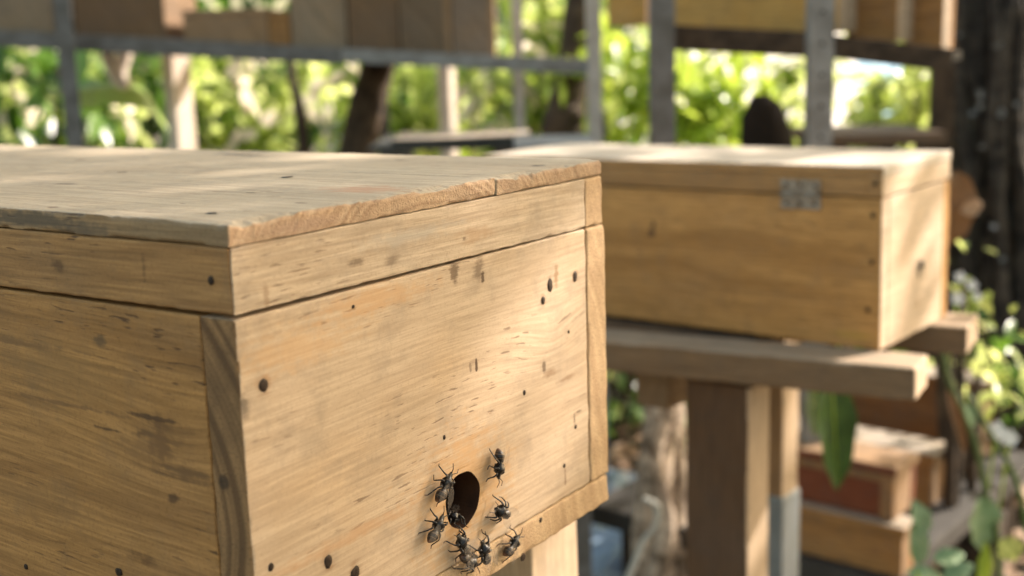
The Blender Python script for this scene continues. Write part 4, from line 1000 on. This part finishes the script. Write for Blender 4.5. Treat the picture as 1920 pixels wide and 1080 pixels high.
mass(9000, 5.5, 9, -500, 1250, -300, 420, .15, M['leaf_dark'], 'far_foliage', 'dense deep green foliage closing the view behind the shrubs')
mass(2300, 5.2, 8, -500, 1250, -250, 400, .14, M['leaf'], 'far_foliage', 'sunlit green leaves mixed through the far thicket')
mass(1500, 5.2, 8, 1200, 1850, -200, 330, .12, M['leaf'], 'far_foliage', 'thin leaves with bright gaps behind the right rack', GP)
mass(2600, 3.2, 6, 1050, 2100, 640, 900, .10, M['leaf_dark'], 'undergrowth', 'dark low undergrowth on the ground behind the stands')
mass(2200, 4.5, 8, 1780, 2300, -200, 700, .12, M['leaf_dark'], 'undergrowth', 'dark leaves behind the big tree at the right')

# white wall and blue sheet added in place of bright sky in the gaps
sP = at(1560, 250, 11); 
shd = thing('sky_wall', 'added white wall standing in for bright sky behind the right rack', 'sky_wall', (sP.x, sP.y, -1.6))
m_white = plain('white_wall', (.80, .79, .76), .8, scale=3, var=.1)
obj('wall', sbox(-4, 4.5, 0, 2.5, 0, 3.6, .02), m_white, shd)
obj('roof', sbox(-4.2, 4.7, -.3, 2.8, 3.6, 3.72, .02), plain('tin_roof', (.3, .3, .3), .6, .5), shd)
m_blue = plain('sky_blue_sheet', (.36, .60, .85), .6, scale=8, var=.2)
tP = at(1655, 165, 7.0); bm = bmesh.new(); g = {}
for i in range(25):
    for j in range(13):
        x = (i / 24 - .5) * .95; z = (j / 12 - .5) * .42; g[i, j] = bm.verts.new((x, .03 * noise.noise(Vector((x * 5, z * 5, 0))), z - .06 * (1 - (2 * x / .95) ** 2)))
for i in range(24):
    for j in range(12): bm.faces.new((g[i, j], g[i + 1, j], g[i + 1, j + 1], g[i, j + 1]))
sol = obj('sky_sheet', bm, m_blue, loc=tP, smooth=True); tag(sol, 'added pale blue sheet standing in for sky under the right rack', 'sky_sheet')

# ------------------------------------------------------------------ unseen tree added off to the right, its crown shaped to throw the dappled shade
def lit_targets():
    """sunlight wanted on the things below the crown: returns leaf density for the spot a leaf would shade"""
    def f(Pc, far):
        # near hive top
        t = (Pc.z - 1.037) / SUN.z; q = Pc - SUN * t; hit = None
        if -.03 < q.x < .30 and -.005 < q.y < .70:
            if far: return 0
            if q.x > .215 and q.y > .36: return .05
            if .215 < q.x < .29 and .12 < q.y < .25: return .1
            return 2.3
        t = (Pc.y - 0) / SUN.y; q = Pc - SUN * t
        if -.06 < q.x < .34 and .78 < q.z < 1.045:
            if not far: return 0
            g = math.exp(-(((q.x - .215) / .075) ** 2 + ((q.z - .982) / .105) ** 2))
            g2 = math.exp(-(((q.x - .235) / .05) ** 2 + ((q.z - 1.02) / .03) ** 2))
            g3 = math.exp(-(((q.x - .10) / .02) ** 2 + ((q.z - .86) / .03) ** 2))
            return (4.2 if q.x < .14 else 3.3) * (1 - min(1, 1.9 * g)) * (1 - .7 * g2) * (1 - .4 * g3)
        if far: return None
        q = I2 @ Pc; s = I2.to_3x3() @ SUN
        u = q - s * (q.z / s.z)
        if -.02 < u.x < .21 and -.03 < u.y < .6:
            k = math.sin(u.y * 26 + u.x * 9)
            return .1 if k > -.1 else 2.2
        u = q - s * (q.y / s.y)
        if -.02 < u.x < .21 and -.22 < u.z < .02:
            k = noise.noise(Vector((u.x * 22 + u.z * 5, u.z * 3, 2)))
            return 1.8 if k > .10 or (u.x < .05 and u.z > -.09) else .05
        u = q - s * ((q.z + .203) / s.z)
        if -.14 < u.x < .30 and -.12 < u.y < .06: return .08
        u = q - s * ((q.y - .12) / s.y)
        if -.06 < u.x < .26 and -.6 < u.z < -.24: return .25
        return None
    return f
LT = lit_targets(); random.seed(11)
SX = SUN.cross(UPV).normalized(); SY = SX.cross(SUN)
cc = Vector((.45, .25, 1.0))
ct = cc + SUN * 3.6
tr = thing('tree', 'tall broad crowned tree added out of view at the right, leaves placed to dapple the hives', 'tree', (ct.x + SX.x * 1.8, ct.y + SX.y * 1.8, -.05))
V = []; F = []; 
for k in range(90000):
    u = random.uniform(-1.5, 2.0); v = random.uniform(-1.1, 1.1)
    tt = random.choice((random.uniform(2.9, 4.3), random.uniform(5.6, 7.2)))
    P = cc + SX * u + SY * v + SUN * tt
    lai = LT(P, tt > 5)
    if lai is None:
        if tt > 5: continue
        n = noise.noise(Vector((u * 2.2, v * 2.2, .3))); lai = .8 if n > -.05 else .1
    if random.random() < lai / 4.2:
        add_leaf(V, F, P - tr.location, rv(), SUN + rv() * .7, random.uniform(.045, .075), random.uniform(.03, .048))
obj('crown', leafmesh('crown', V, F), leafmat('crown_leaf', [(.03, .07, .01), (.06, .12, .02), (.10, .18, .03)], .15, .6), tr)
trunk_obj('trunk', [(0, 0, 0), (.05, 0, 1.4), (-.1, .1, 3.0), (-.4, .4, 4.2)], [.17, .13, .11, .05], M['bark_brown'], None, parent=tr)
bm = bmesh.new()
for k in range(7):
    e = ct + SX * random.uniform(-1.5, 1.9) + SY * random.uniform(.5, 1.1) + SUN * random.uniform(.2, .7) - tr.location
    tube(curve_pts([(-.05, .05, 2.6), tuple(Vector((-.1, .1, 3.2)).lerp(e, .5) + Vector((0, 0, .15))), tuple(e)], 8), [.035 - .0036 * i for i in range(9)], 7, bm=bm)
obj('limbs', bm, M['bark_brown'], tr, smooth=True)

# a dark board added under the farther hive to stand for the shaded gap
pk = thing('plank', 'dark sheet added between the rails in place of the shaded gap', 'plank')
pk.matrix_world = M2 @ Matrix.Translation((0, 0, -H2))
obj('board', sbox(-.045, .155, .15, .56, -.016, -.0045, .002), wood('gap_shade', (.10, .065, .038), (.05, .032, .02), 'Y', seed=120, rough=.9), pk)
